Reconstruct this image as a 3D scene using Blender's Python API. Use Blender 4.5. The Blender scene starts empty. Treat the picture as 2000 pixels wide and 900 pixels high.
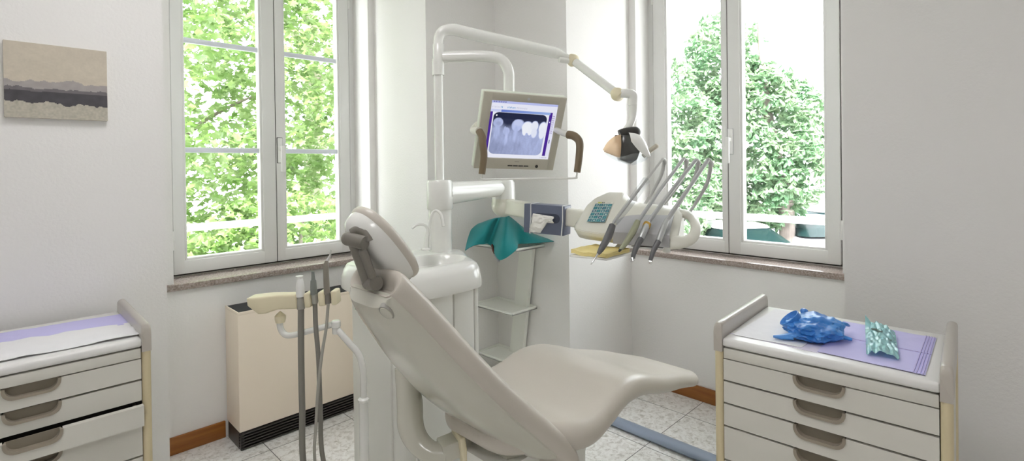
import bpy, bmesh, math, random
from mathutils import Vector, Matrix, noise
random.seed(7)
PI = math.pi
R = math.radians
SC = bpy.context.scene
COL = SC.collection
V = Vector

# ------------------------------------------------------------------ materials
def mat(name, col, rough=.5, metal=0., spec=.5, bump=0., bscale=40., var=0., vscale=3., coat=0., trans=0., alpha=1., sheen=0.):
    m = bpy.data.materials.new(name); m.use_nodes = True
    nt = m.node_tree; N = nt.nodes; L = nt.links
    b = N['Principled BSDF']
    b.inputs['Base Color'].default_value = (*col, 1)
    b.inputs['Roughness'].default_value = rough
    b.inputs['Metallic'].default_value = metal
    b.inputs['Specular IOR Level'].default_value = spec
    b.inputs['Coat Weight'].default_value = coat
    b.inputs['Transmission Weight'].default_value = trans
    b.inputs['Alpha'].default_value = alpha
    b.inputs['Sheen Weight'].default_value = sheen
    tc = N.new('ShaderNodeTexCoord')
    if var:
        n = N.new('ShaderNodeTexNoise'); n.inputs['Scale'].default_value = vscale; n.inputs['Detail'].default_value = 4
        L.new(tc.outputs['Object'], n.inputs['Vector'])
        mx = N.new('ShaderNodeMix'); mx.data_type = 'RGBA'
        mx.inputs[6].default_value = (*[c * (1 - var) for c in col], 1)
        mx.inputs[7].default_value = (*[min(1, c * (1 + var)) for c in col], 1)
        L.new(n.outputs['Fac'], mx.inputs[0]); L.new(mx.outputs[2], b.inputs['Base Color'])
    if bump:
        n = N.new('ShaderNodeTexNoise'); n.inputs['Scale'].default_value = bscale; n.inputs['Detail'].default_value = 3
        L.new(tc.outputs['Object'], n.inputs['Vector'])
        bp = N.new('ShaderNodeBump'); bp.inputs['Strength'].default_value = bump; bp.inputs['Distance'].default_value = .01
        L.new(n.outputs['Fac'], bp.inputs['Height']); L.new(bp.outputs['Normal'], b.inputs['Normal'])
    return m

def ramp_mat(name, stops, scale, rough=.5, detail=6, bump=0., stretch=(1, 1, 1), spec=.5, dist=0.):
    m = bpy.data.materials.new(name); m.use_nodes = True
    nt = m.node_tree; N = nt.nodes; L = nt.links; b = N['Principled BSDF']
    b.inputs['Roughness'].default_value = rough; b.inputs['Specular IOR Level'].default_value = spec
    tc = N.new('ShaderNodeTexCoord'); mp = N.new('ShaderNodeMapping'); mp.inputs['Scale'].default_value = stretch
    n = N.new('ShaderNodeTexNoise'); n.inputs['Scale'].default_value = scale; n.inputs['Detail'].default_value = detail
    n.inputs['Distortion'].default_value = dist
    r = N.new('ShaderNodeValToRGB')
    while len(r.color_ramp.elements) < len(stops): r.color_ramp.elements.new(.5)
    for e, (p, c) in zip(r.color_ramp.elements, stops): e.position = p; e.color = (*c, 1)
    L.new(tc.outputs['Object'], mp.inputs['Vector']); L.new(mp.outputs[0], n.inputs['Vector']); L.new(n.outputs['Fac'], r.inputs[0])
    L.new(r.outputs[0], b.inputs['Base Color'])
    if bump:
        bp = N.new('ShaderNodeBump'); bp.inputs['Strength'].default_value = bump; bp.inputs['Distance'].default_value = .01
        L.new(n.outputs['Fac'], bp.inputs['Height']); L.new(bp.outputs['Normal'], b.inputs['Normal'])
    return m

def clear_mat(name, tint, gloss=.08, rough=.03):
    m = bpy.data.materials.new(name); m.use_nodes = True
    nt = m.node_tree; N = nt.nodes; L = nt.links; N.remove(N['Principled BSDF'])
    t = N.new('ShaderNodeBsdfTransparent'); t.inputs[0].default_value = (*tint, 1)
    g = N.new('ShaderNodeBsdfGlossy'); g.inputs['Roughness'].default_value = rough
    mx = N.new('ShaderNodeMixShader'); mx.inputs[0].default_value = gloss
    L.new(t.outputs[0], mx.inputs[1]); L.new(g.outputs[0], mx.inputs[2]); L.new(mx.outputs[0], N['Material Output'].inputs[0])
    return m

def film_mat(name, col, opacity=.5, rough=.15):
    """thin translucent plastic: part transparent, part glossy diffuse"""
    m = bpy.data.materials.new(name); m.use_nodes = True
    nt = m.node_tree; N = nt.nodes; L = nt.links; b = N['Principled BSDF']
    b.inputs['Base Color'].default_value = (*col, 1); b.inputs['Roughness'].default_value = rough
    t = N.new('ShaderNodeBsdfTransparent'); t.inputs[0].default_value = (*[.5 + .5 * c for c in col], 1)
    mx = N.new('ShaderNodeMixShader'); mx.inputs[0].default_value = opacity
    L.new(t.outputs[0], mx.inputs[1]); L.new(b.outputs[0], mx.inputs[2]); L.new(mx.outputs[0], N['Material Output'].inputs[0])
    return m

def vcol_mat(name, emit=0., rough=.6):
    m = bpy.data.materials.new(name); m.use_nodes = True
    nt = m.node_tree; N = nt.nodes; L = nt.links; b = N['Principled BSDF']
    a = N.new('ShaderNodeVertexColor'); a.layer_name = 'Col'
    b.inputs['Roughness'].default_value = rough
    if emit:
        b.inputs['Base Color'].default_value = (.01, .01, .01, 1)
        L.new(a.outputs[0], b.inputs['Emission Color']); b.inputs['Emission Strength'].default_value = emit
        b.inputs['Roughness'].default_value = .5; b.inputs['Specular IOR Level'].default_value = .1
    else: L.new(a.outputs[0], b.inputs['Base Color'])
    return m

def leaf_mat(name, c1, c2, tr=.5):
    m = bpy.data.materials.new(name); m.use_nodes = True
    nt = m.node_tree; N = nt.nodes; L = nt.links; N.remove(N['Principled BSDF'])
    oi = N.new('ShaderNodeTexCoord'); n = N.new('ShaderNodeTexNoise'); n.inputs['Scale'].default_value = 2.3; n.inputs['Detail'].default_value = 5
    L.new(oi.outputs['Object'], n.inputs['Vector'])
    rp = N.new('ShaderNodeValToRGB'); rp.color_ramp.elements[0].position = .35; rp.color_ramp.elements[1].position = .65
    rp.color_ramp.elements[0].color = (*c1, 1); rp.color_ramp.elements[1].color = (*c2, 1)
    L.new(n.outputs['Fac'], rp.inputs[0])
    d = N.new('ShaderNodeBsdfDiffuse'); t = N.new('ShaderNodeBsdfTranslucent'); mx = N.new('ShaderNodeMixShader'); mx.inputs[0].default_value = tr
    g = N.new('ShaderNodeBsdfGlossy'); g.inputs['Roughness'].default_value = .35
    m2 = N.new('ShaderNodeMixShader'); m2.inputs[0].default_value = .08
    L.new(rp.outputs[0], d.inputs[0]); L.new(rp.outputs[0], t.inputs[0])
    L.new(d.outputs[0], mx.inputs[1]); L.new(t.outputs[0], mx.inputs[2])
    L.new(mx.outputs[0], m2.inputs[1]); L.new(g.outputs[0], m2.inputs[2]); L.new(m2.outputs[0], N['Material Output'].inputs[0])
    return m

def floor_mat():
    m = bpy.data.materials.new('speckled floor tile'); m.use_nodes = True
    nt = m.node_tree; N = nt.nodes; L = nt.links; b = N['Principled BSDF']
    tc = N.new('ShaderNodeTexCoord')
    n = N.new('ShaderNodeTexNoise'); n.inputs['Scale'].default_value = 34; n.inputs['Detail'].default_value = 8; n.inputs['Roughness'].default_value = .7
    n.inputs['Distortion'].default_value = .8
    L.new(tc.outputs['Object'], n.inputs['Vector'])
    r = N.new('ShaderNodeValToRGB'); e = r.color_ramp.elements
    e[0].position = .36; e[0].color = (.50, .475, .44, 1); e[1].position = .56; e[1].color = (.84, .83, .815, 1)
    x = e.new(.46); x.color = (.72, .70, .675, 1)
    L.new(n.outputs['Fac'], r.inputs[0])
    mp = N.new('ShaderNodeMapping'); mp.inputs['Location'].default_value = (-.977 / .4535 + 10, -1.39 / .4585 + 10, 0); mp.inputs['Scale'].default_value = (1 / .4535, 1 / .4585, 1)
    L.new(tc.outputs['Object'], mp.inputs['Vector'])
    sp = N.new('ShaderNodeSeparateXYZ'); L.new(mp.outputs[0], sp.inputs[0])
    outs = []
    for ax in ('X', 'Y'):
        f = N.new('ShaderNodeMath'); f.operation = 'FRACT'; L.new(sp.outputs[ax], f.inputs[0])
        s = N.new('ShaderNodeMath'); s.operation = 'SUBTRACT'; L.new(f.outputs[0], s.inputs[0]); s.inputs[1].default_value = .5
        a = N.new('ShaderNodeMath'); a.operation = 'ABSOLUTE'; L.new(s.outputs[0], a.inputs[0])
        g = N.new('ShaderNodeMath'); g.operation = 'GREATER_THAN'; L.new(a.outputs[0], g.inputs[0]); g.inputs[1].default_value = .4955
        outs.append(g)
    mxm = N.new('ShaderNodeMath'); mxm.operation = 'MAXIMUM'; L.new(outs[0].outputs[0], mxm.inputs[0]); L.new(outs[1].outputs[0], mxm.inputs[1])
    mx = N.new('ShaderNodeMix'); mx.data_type = 'RGBA'; L.new(mxm.outputs[0], mx.inputs[0]); L.new(r.outputs[0], mx.inputs[6]); mx.inputs[7].default_value = (.13, .125, .13, 1)
    L.new(mx.outputs[2], b.inputs['Base Color']); b.inputs['Roughness'].default_value = .32
    return m

WALL = mat('painted plaster', (.81, .797, .783), .85, bump=.12, bscale=90)
CEIL = mat('white ceiling paint', (.85, .85, .84), .9)
FLOOR = floor_mat()
WOOD = ramp_mat('brown skirting wood', [(.3, (.24, .08, .014)), (.7, (.36, .135, .027))], 3, .4, stretch=(1, 1, 14))
STONE = ramp_mat('sill granite', [(.3, (.21, .165, .145)), (.5, (.34, .28, .25)), (.7, (.46, .40, .37))], 130, .18, 4)
FRAME = mat('white window lacquer', (.74, .74, .725), .42)
DARK = mat('dark gasket and gap shade', (.045, .042, .038), .7)  # dark tone for gaskets and for shade put into the sash gaps
BARW = mat('bluish white glazing bar', (.70, .73, .80), .4)
GLASS = clear_mat('window glass', (.985, .99, .985), .04, .01)
WPLAST = mat('white plastic', (.80, .80, .78), .38)
WENAM = mat('white enamel', (.78, .78, .75), .22, coat=.35)
UNITW = mat('unit white panel', (.77, .77, .73), .3, coat=.2)
SHELFW = mat('shelf white lacquer', (.86, .87, .82), .35)
SHELLM = mat('chair shell pale grey lacquer', (.57, .56, .485), .26, coat=.5)
UPH = mat('taupe vinyl upholstery', (.57, .53, .47), .30, bump=.04, bscale=300)
BRKT = mat('grey bracket plastic', (.20, .185, .16), .36)
CREAM = mat('cream plastic', (.74, .67, .48), .42)
CREAM2 = mat('pale cream lacquer', (.70, .69, .61), .3, coat=.2)
TAUPE = mat('taupe grey plastic rail', (.47, .435, .39), .3, coat=.2)
POST = mat('pale yellow post', (.66, .57, .37), .38)
CABW = mat('cabinet ivory white', (.66, .645, .59), .38)
CABTOP = mat('cabinet white top', (.78, .775, .76), .3)
CUPM = mat('brown grey cup', (.30, .26, .205), .4)
CUPIN = mat('cup recess', (.22, .19, .145), .5)
RADP = mat('beige radiator enamel', (.86, .755, .635), .45)
BLACK = mat('matt black plastic', (.03, .027, .025), .4)
BLACKG = mat('black grille', (.04, .042, .045), .4)
GREYT = mat('grey hose', (.215, .205, .18), .5)
GREYL = mat('light grey hose', (.36, .35, .31), .45)
WHIP = mat('silver grey whip', (.50, .50, .49), .35)
HPG = mat('handpiece dark grey', (.12, .12, .125), .35)
SILV = mat('satin silver', (.55, .56, .57), .32, metal=.7)
CHROME = mat('chrome', (.75, .75, .76), .12, metal=1)
GOLD = mat('amber ring', (.55, .33, .05), .35)
OLIVE = mat('olive grey plastic', (.33, .34, .235), .4)
SLATE = mat('grey silicone mat', (.43, .43, .44), .5)
TEAL = mat('teal cotton drape', (.002, .215, .23), .8, bump=.12, bscale=250, var=.12, vscale=6, sheen=.2)
YELC = mat('yellow cloth', (.90, .76, .34), .75, var=.1, vscale=14)
BOXB = mat('slate blue box card', (.115, .135, .20), .32, var=.2, vscale=9)
ELAST = mat('white elastic', (.82, .82, .82), .6)
LATEX = mat('white latex', (.80, .79, .75), .55)
MONB = mat('monitor khaki grey', (.50, .475, .40), .45)
MONS = mat('monitor side green white', (.68, .72, .63), .4)
BROWN = mat('brown foam grip', (.17, .125, .072), .6)
PAPW = mat('white paper', (.80, .80, .82), .85, bump=.2, bscale=30)
LILAC = mat('lilac paper bib', (.57, .545, .85), .85, bump=.15, bscale=30)
LILAC2 = mat('pale lilac paper', (.74, .70, .84), .85)
PLEAT = mat('deep lilac pleat', (.52, .47, .76), .85)
GLOVE = ramp_mat('blue nitrile glove', [(.3, (.012, .13, .48)), (.7, (.09, .33, .78))], 14, .34)  # lighter blue mottling paints in the highlights of the crumples
POUCH = film_mat('aqua sterile pouch film', (.40, .72, .73), .66, .12)
RAILM = mat('blue grey floor channel', (.27, .32, .42), .35)
GREEN = mat('green sticker', (.10, .42, .16), .6)
AMBER = film_mat('amber reflector film', (.95, .74, .52), .5, .2)
REFL = mat('white reflector', (.88, .88, .86), .15, coat=.6)
SHIELD = clear_mat('clear lamp shield', (.93, .95, .97), .10, .05)
SLEEVE = clear_mat('clear plastic sleeve', (.90, .91, .92), .12, .1)
BARK = ramp_mat('tree bark', [(.3, (.16, .13, .12)), (.7, (.34, .29, .26))], 7, .9, stretch=(1, 1, .3), bump=.4)
BARKP = ramp_mat('plane tree bark', [(.35, (.42, .37, .30)), (.6, (.66, .61, .53))], 3, .9)
LEAFA = leaf_mat('maple leaf', (.13, .25, .05), (.36, .48, .20), .55)
LEAFB = leaf_mat('chestnut leaf', (.15, .31, .16), (.38, .50, .32), .4)
ASPH = mat('pale pavement', (.62, .61, .60), .9, var=.05)
FACADE = mat('pale facade stucco', (.70, .69, .68), .9, var=.04)
FACB = mat('grey facade band', (.42, .42, .45), .9)
WINB = mat('dark facade window', (.16, .19, .23), .2)
CARW = mat('white car paint', (.78, .79, .80), .25, coat=.6)
CARS = mat('silver car paint', (.45, .46, .50), .3, coat=.6)
CARG = mat('dark car paint', (.10, .13, .14), .3, coat=.6)
CARGL = mat('car glass teal', (.008, .024, .026), .25, spec=.25)
TYRE = mat('tyre rubber', (.03, .03, .03), .8)
RAILW = mat('white painted railing', (.75, .74, .75), .45)
SCREEN = vcol_mat('monitor picture', .74)
PAINTM = vcol_mat('oil paint', 0, .8)
KEYM = vcol_mat('keypad print', 0, .4)
FILLM = bpy.data.materials.new('added fill light diffuser'); FILLM.use_nodes = True  # glow of the added fill panels
FILLM.node_tree.nodes['Principled BSDF'].inputs['Emission Color'].default_value = (1, .98, .99, 1)
FILLM.node_tree.nodes['Principled BSDF'].inputs['Emission Strength'].default_value = 12.5

# ------------------------------------------------------------------ mesh helpers
def merge(bm, t, M=None):
    if M is not None: bmesh.ops.transform(t, matrix=M, verts=t.verts)
    me = bpy.data.meshes.new('t'); t.to_mesh(me); t.free(); bm.from_mesh(me); bpy.data.meshes.remove(me)
    return bm

def B(): return bmesh.new()

def box(bm, x0, x1, y0, y1, z0, z1, bev=0., seg=2, M=None):
    t = B(); bmesh.ops.create_cube(t, size=1)
    for v in t.verts: v.co = V((x0 + (v.co.x + .5) * (x1 - x0), y0 + (v.co.y + .5) * (y1 - y0), z0 + (v.co.z + .5) * (z1 - z0)))
    if bev: bmesh.ops.bevel(t, geom=list(t.edges), offset=bev, segments=seg, affect='EDGES', profile=.5)
    return merge(bm, t, M)

def smooth_pts(pts, k=6):
    P = [V(p) for p in pts]
    if len(P) < 3 or k < 2: return P
    out = []
    for i in range(len(P) - 1):
        a = P[max(i - 1, 0)]; b = P[i]; c = P[i + 1]; d = P[min(i + 2, len(P) - 1)]
        for j in range(k):
            t = j / k
            out.append(.5 * (2 * b + (c - a) * t + (2 * a - 5 * b + 4 * c - d) * t * t + (3 * b - a - 3 * c + d) * t ** 3))
    out.append(P[-1]); return out

def skin(bm, rings, cap=True, closed=True):
    vs = [[bm.verts.new(p) for p in r] for r in rings]
    n = len(vs[0])
    for a, b in zip(vs, vs[1:]):
        for i in range(n if closed else n - 1):
            j = (i + 1) % n
            bm.faces.new((a[i], a[j], b[j], b[i]))
    if cap and closed:
        bm.faces.new(vs[0][::-1]); bm.faces.new(vs[-1])
    bmesh.ops.recalc_face_normals(bm, faces=bm.faces)
    return bm

def tube(bm, pts, r, n=14, k=6, flat=1., up=None, rr=None):
    """swept tube; r scalar or one radius per control point; flat squashes one axis"""
    P = smooth_pts(pts, k) if k > 1 else [V(p) for p in pts]
    m = len(P)
    if isinstance(r, (int, float)): rad = [r] * m
    else:
        q = len(r) - 1
        rad = [r[min(int(i / (m - 1) * q), q - 1)] * (1 - (i / (m - 1) * q - min(int(i / (m - 1) * q), q - 1))) + r[min(int(i / (m - 1) * q), q - 1) + 1] * (i / (m - 1) * q - min(int(i / (m - 1) * q), q - 1)) for i in range(m)]
    T = [(P[min(i + 1, m - 1)] - P[max(i - 1, 0)]).normalized() for i in range(m)]
    u = V(up) if up else (V((0, 0, 1)) if abs(T[0].z) < .9 else V((1, 0, 0)))
    u = (u - T[0] * u.dot(T[0])).normalized()
    rings = []
    for i in range(m):
        u = (u - T[i] * u.dot(T[i])).normalized(); w = T[i].cross(u)
        rings.append([P[i] + (u * math.cos(2 * PI * j / n) * flat + w * math.sin(2 * PI * j / n)) * rad[i] for j in range(n)])
    t = B(); skin(t, rings); return merge(bm, t)

def axis(p, d, up=(0, 0, 1)):
    z = V(d).normalized(); u = V(up)
    if abs(z.dot(u)) > .98: u = V((1, 0, 0))
    x = u.cross(z).normalized(); y = z.cross(x)
    return Matrix(((x.x, y.x, z.x, p[0]), (x.y, y.y, z.y, p[1]), (x.z, y.z, z.z, p[2]), (0, 0, 0, 1)))

def basis(p, x, y, z):
    return Matrix(((x[0], y[0], z[0], p[0]), (x[1], y[1], z[1], p[1]), (x[2], y[2], z[2], p[2]), (0, 0, 0, 1)))

def lathe(bm, prof, M=None, n=24):
    t = B(); rings = [[V((r * math.cos(2 * PI * i / n), r * math.sin(2 * PI * i / n), z)) for i in range(n)] for r, z in prof]
    skin(t, rings); return merge(bm, t, M)

def prism(bm, poly, z0, z1, bev=0., M=None, seg=2):
    t = B(); vs = [t.verts.new((p[0], p[1], z0)) for p in poly]; f = t.faces.new(vs)
    r = bmesh.ops.extrude_face_region(t, geom=[f])
    for v in r['geom']:
        if isinstance(v, bmesh.types.BMVert): v.co.z = z1
    bmesh.ops.recalc_face_normals(t, faces=t.faces)
    if bev: bmesh.ops.bevel(t, geom=list(t.edges), offset=bev, segments=seg, affect='EDGES', profile=.5)
    return merge(bm, t, M)

def ball(bm, c, r, M=None, sub=3):
    t = B(); bmesh.ops.create_icosphere(t, subdivisions=sub, radius=1)
    rx, ry, rz = (r, r, r) if isinstance(r, (int, float)) else r
    for v in t.verts: v.co = V((v.co.x * rx + c[0], v.co.y * ry + c[1], v.co.z * rz + c[2]))
    return merge(bm, t, M)

def grid(bm, f, nu, nv, thick=0., M=None):
    """surface f(u,v)->point for u,v in 0..1, with a real thickness"""
    t = B(); vs = [[t.verts.new(f(i / nu, j / nv)) for j in range(nv + 1)] for i in range(nu + 1)]
    for i in range(nu):
        for j in range(nv): t.faces.new((vs[i][j], vs[i + 1][j], vs[i + 1][j + 1], vs[i][j + 1]))
    bmesh.ops.recalc_face_normals(t, faces=t.faces)
    if thick: bmesh.ops.solidify(t, geom=list(t.faces), thickness=thick)
    return merge(bm, t, M)

def chain(o):
    m = Matrix.Identity(4)
    while o is not None: m = o.matrix_basis @ m; o = o.parent
    return m

def link(name, bm, m, parent=None, label=None, local=False, kind=None, ang=38):
    if parent is not None and not local: bmesh.ops.transform(bm, matrix=chain(parent).inverted(), verts=bm.verts)
    me = bpy.data.meshes.new(name); bm.to_mesh(me); bm.free()
    me.materials.append(m)
    me.polygons.foreach_set('use_smooth', [True] * len(me.polygons))
    me.set_sharp_from_angle(angle=R(ang))
    o = bpy.data.objects.new(name, me); COL.objects.link(o); o.parent = parent
    if label: o['label'] = label
    if kind: o['kind'] = kind
    return o

def thing(name, label, cat, loc=(0, 0, 0), rz=0., group=None):
    o = bpy.data.objects.new(name, None); COL.objects.link(o); o.location = loc; o.rotation_euler = (0, 0, rz)
    o.empty_display_size = .1
    o['label'] = label; o['category'] = cat
    if group: o['group'] = group
    return o

def tag(o, label, cat, group=None):
    o['label'] = label; o['category'] = cat
    if group: o['group'] = group
    return o

def colored(name, f, color, nu, nv, m, parent=None, local=False, label=None, thick=0.):
    """one flat rectangle f(u,v) whose cells carry the printed / displayed picture color(u,v)"""
    verts = [f(i / nu, j / nv) for i in range(nu + 1) for j in range(nv + 1)]
    faces = [(i * (nv + 1) + j, (i + 1) * (nv + 1) + j, (i + 1) * (nv + 1) + j + 1, i * (nv + 1) + j + 1) for i in range(nu) for j in range(nv)]
    if parent is not None and not local:
        Mi = chain(parent).inverted(); verts = [Mi @ V(v) for v in verts]
    me = bpy.data.meshes.new(name); me.from_pydata([tuple(v) for v in verts], [], faces); me.materials.append(m)
    a = me.color_attributes.new('Col', 'FLOAT_COLOR', 'CORNER')
    buf = []
    for i in range(nu):
        for j in range(nv):
            c = color((i + .5) / nu, (j + .5) / nv); buf += [c[0], c[1], c[2], 1.] * 4
    a.data.foreach_set('color', buf)
    o = bpy.data.objects.new(name, me); COL.objects.link(o); o.parent = parent
    if label: o['label'] = label
    return o

def dup(o, parent=None):
    c = o.copy(); COL.objects.link(c); c.parent = parent
    for ch in list(o.children): dup(ch, c)
    return c

# ------------------------------------------------------------------ the room
ZC = 3.05
def struct(name, bm, m): return link(name, bm, m, kind='structure')

b = B(); box(b, -2.4, 3.6, -2.4, 3.6, -.12, 0); struct('floor', b, FLOOR)
b = B(); box(b, -2.4, 3.6, -2.4, 3.6, ZC, ZC + .12); struct('ceiling', b, CEIL)
# left wall (plane y = 2.5) with its window niche, and the corner pier
b = B()
box(b, -2.4, .487, 2.5, 3.6, 0, ZC)
box(b, .487, 1.80, 3.09, 3.45, 0, .835)
box(b, .487, .632, 3.09, 3.45, .835, ZC)
box(b, 1.757, 1.80, 3.09, 3.45, .835, ZC)
box(b, .632, 1.757, 3.09, 3.45, 2.82, ZC)
struct('wall_left', b, WALL)
b = B()
prism(b, [(1.80, 2.5), (2.36, 2.5), (2.36, 1.89), (3.6, 1.89), (3.6, 3.6), (1.80, 3.6)], 0, ZC)
struct('wall_corner', b, WALL)
b = B()
box(b, 2.36, 3.6, -2.4, .505, 0, ZC)
box(b, 3.03, 3.40, .505, 1.89, 0, .852)
box(b, 3.03, 3.40, 1.838, 1.89, .852, ZC)
box(b, 3.03, 3.40, .505, .655, .852, ZC)
box(b, 3.03, 3.40, .655, 1.838, 2.82, ZC)
struct('wall_right', b, WALL)
b = B(); box(b, -2.52, -2.4, -2.52, 3.6, 0, ZC); struct('wall_back', b, WALL)
b = B(); box(b, -2.4, 3.6, -2.52, -2.4, 0, ZC); struct('wall_front', b, WALL)
# skirting
b = B(); box(b, .489, .858, 3.074, 3.09, 0, .088, .003); struct('baseboard_left', b, WOOD)
b = B(); box(b, 3.014, 3.03, .507, 1.888, 0, .088, .003); struct('baseboard_right', b, WOOD)
# stone sills
b = B(); box(b, .489, 1.798, 3.066, 3.30, .835, .867, .003); struct('trim_1', b, STONE)
b = B(); box(b, 3.006, 3.20, .507, 1.888, .852, .884, .003); struct('trim_2', b, STONE)

def window(name, M, W, H, muntins, hx, hy):
    """local: x along the window, y outwards, z up from the sill; W frame width; hx hinge side list"""
    root = bpy.data.objects.new(name, None); COL.objects.link(root); root.matrix_basis = M; root['kind'] = 'structure'
    fw = .034
    b = B()
    box(b, 0, fw, .012, .09, 0, H); box(b, W - fw, W, .012, .09, 0, H); box(b, 0, W, .012, .09, H - fw, H); box(b, 0, W, .03, .09, -.005, .022)
    link('frame', b, FRAME, root, local=True)
    mid = hx
    gap = .007
    for k, (a, c) in enumerate(((fw + gap, mid - .002), (mid + .002, W - fw - gap))):
        s = .066 if k == 0 else .066
        L_, R_ = (.066, .09) if k == 0 else (.062, .083)
        if name == 'window_2': L_, R_ = (.034 + .086, .038) if k == 0 else (.086, .077)
        if name == 'window_2' and k == 0: L_, R_ = .10, .040
        b = B(); z0, z1 = .012, H - fw - .006
        def ring(x0, x1, za, zb, y0, y1, l, r_, bt, tp):
            box(b, x0, x0 + l, y0, y1, za, zb, .004); box(b, x1 - r_, x1, y0, y1, za, zb, .004)
            box(b, x0 + l - .006, x1 - r_ + .006, y0 + .0005, y1, za, za + bt, .004); box(b, x0 + l - .006, x1 - r_ + .006, y0 + .0005, y1, zb - tp, zb, .004)
        ring(a, c, z0, z1, 0, .066, L_ - .014, R_ - .014, .072, .072)
        ring(a + L_ - .018, c - R_ + .018, z0 + .068, z1 - .068, .007, .06, .018, .018, .018, .018)
        sash = link('sash', b, FRAME, root, local=True)
        xa, xb, za, zb = a + L_ - .004, c - R_ + .004, z0 + .082, z1 - .082
        b = B(); box(b, xa, xb, .030, .036, za, zb); link('pane', b, GLASS, sash, local=True)
        for zm in muntins:
            b = B(); box(b, xa - .002, xb + .002, .024, .042, zm - .015, zm + .015, .004); link('muntin', b, BARW, sash, 'bluish white glazing bar', local=True)
        b = B()
        for x_, y_ in ((xa + .003, .024),):
            box(b, x_ - .003, x_, .022, .030, za, zb); box(b, xb - .003, xb, .022, .030, za, zb)
        link('gasket', b, DARK if name == 'window_1' else BARW, sash, local=True)
    b = B(); box(b, mid - .002, mid + .002, .006, .06, .012, H - .04); link('gap_shade_strip', b, DARK, root, local=True)
    b = B(); box(b, fw, fw + gap, .02, .06, .012, H - .04); box(b, W - fw - gap, W - fw, .02, .06, .012, H - .04); box(b, fw, W - fw, .02, .06, .002, .012); link('gap_shade_strip', b, DARK, root, local=True)  # dark strips stand in for the shade of the grooves around the sashes
    for x_ in (fw + gap / 2, W - fw - gap / 2):
        for zc in (.20, .95 if False else H - .22):
            b = B(); lathe(b, [(.0, -.052), (.007, -.052), (.007, -.001), (.004, -.001), (.004, .001), (.007, .001), (.007, .052), (0, .052)], Matrix.Translation((x_, .000, zc)), 12)
            link('hinge', b, WPLAST, root, local=True)
    # handle on the right-hand sash by the meeting stile
    b = B(); box(b, mid + hy - .014, mid + hy + .014, -.012, .001, .623, .777, .004)
    h = link('handle', b, WPLAST, root, 'white lever handle on a grey backed plate', local=True)
    b = B(); box(b, mid + hy - .017, mid + hy + .017, -.002, .002, .620, .780); link('plate_shadow_gap', b, SILV if name == 'window_2' else DARK, h, local=True)
    b = B(); box(b, mid + hy - .009, mid + hy + .009, -.05, -.010, .700, .724, .003); box(b, mid + hy - .0115, mid + hy + .0115, -.058, -.042, .567, .725, .005)
    link('lever', b, WPLAST, h, local=True)
    return root

window('window_1', basis((.632, 3.28, .868), (1, 0, 0), (0, 1, 0), (0, 0, 1)), 1.125, 1.95, (1.565 - .868, 2.178 - .868), 1.222 - .632, .022)
window('window_2', basis((3.185, 1.838, .885), (0, -1, 0), (1, 0, 0), (0, 0, 1)), 1.183, 1.932, (), 1.838 - 1.293, .018)

# ------------------------------------------------------------------ radiator
t = thing('fan_coil_radiator', 'beige fan coil radiator with black grilles under the left window', 'radiator', (1.3, 2.97, 0))
b = B(); box(b, .862, 1.74, 2.862, 3.07, .094, .705, .006)
link('casing', b, RADP, t)
b = B(); box(b, .862, .868, 2.862, 3.07, .70, .717, .002); box(b, 1.734, 1.74, 2.862, 3.07, .70, .717, .002); box(b, .862, 1.74, 2.860, 2.866, .70, .717, .002)
link('rim', b, RADP, t)
b = B(); box(b, .869, 1.733, 2.868, 3.068, .703, .711)
for i in range(22): box(b, .872, 1.73, 2.872 + i * .009, 2.876 + i * .009, .710, .714)
link('top_grille', b, BLACKG, t)
b = B(); box(b, .868, 1.735, 2.895, 3.066, 0, .094)
for i in range(6): box(b, .868, 1.735, 2.858, 2.892, .005 + i * .0150, .0125 + i * .0150, .003)
box(b, .868, .885, 2.863, 2.88, 0, .094, .002)
link('base_grille', b, BLACK, t)

# ------------------------------------------------------------------ picture on the left wall
t = thing('picture', 'small unframed abstract picture of grey hills on the left wall', 'picture', (.16, 2.485, 1.645))
b = B(); box(b, .020, .302, 2.478, 2.499, 1.643, 1.908, .002); link('canvas', b, mat('raw canvas', (.62, .58, .50), .8), t)
def paint(u, v):
    n = noise.noise(V((u * 3, v * 5, 2))); n2 = noise.noise(V((u * 14, v * 14, 5))); n3 = noise.noise(V((u * 40, v * 40, 1)))
    c = V((.56, .50, .41)) * (1 + .05 * n + .06 * n2 + .05 * n3)
    h1 = .50 + .07 * noise.noise(V((u * 4, 0, 7))) + .03 * noise.noise(V((u * 15, 0, 3)))
    h2 = .40 + .04 * noise.noise(V((u * 5, 0, 17))) + .02 * noise.noise(V((u * 20, 0, 13)))
    lo = .22 + .05 * noise.noise(V((u * 6, 0, 27))) + .03 * noise.noise(V((u * 22, 0, 23))) - .03 * u
    if v < h1: c = V((.36, .33, .32)) * (1 + .1 * n2)
    if v < h2: c = V((.16, .145, .155)) * (1 + .15 * n2)
    if v < .36 + .02 * n: c = V((.072, .068, .076)) * (1 + .2 * n2)
    if v < lo: c = V((.46, .43, .36)) * (1 + .12 * n2 + .16 * n3)
    return c
colored('painted_surface', lambda u, v: (.0205 + .281 * u, 2.4775, 1.6435 + .264 * v), paint, 110, 100, PAINTM, t)

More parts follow.
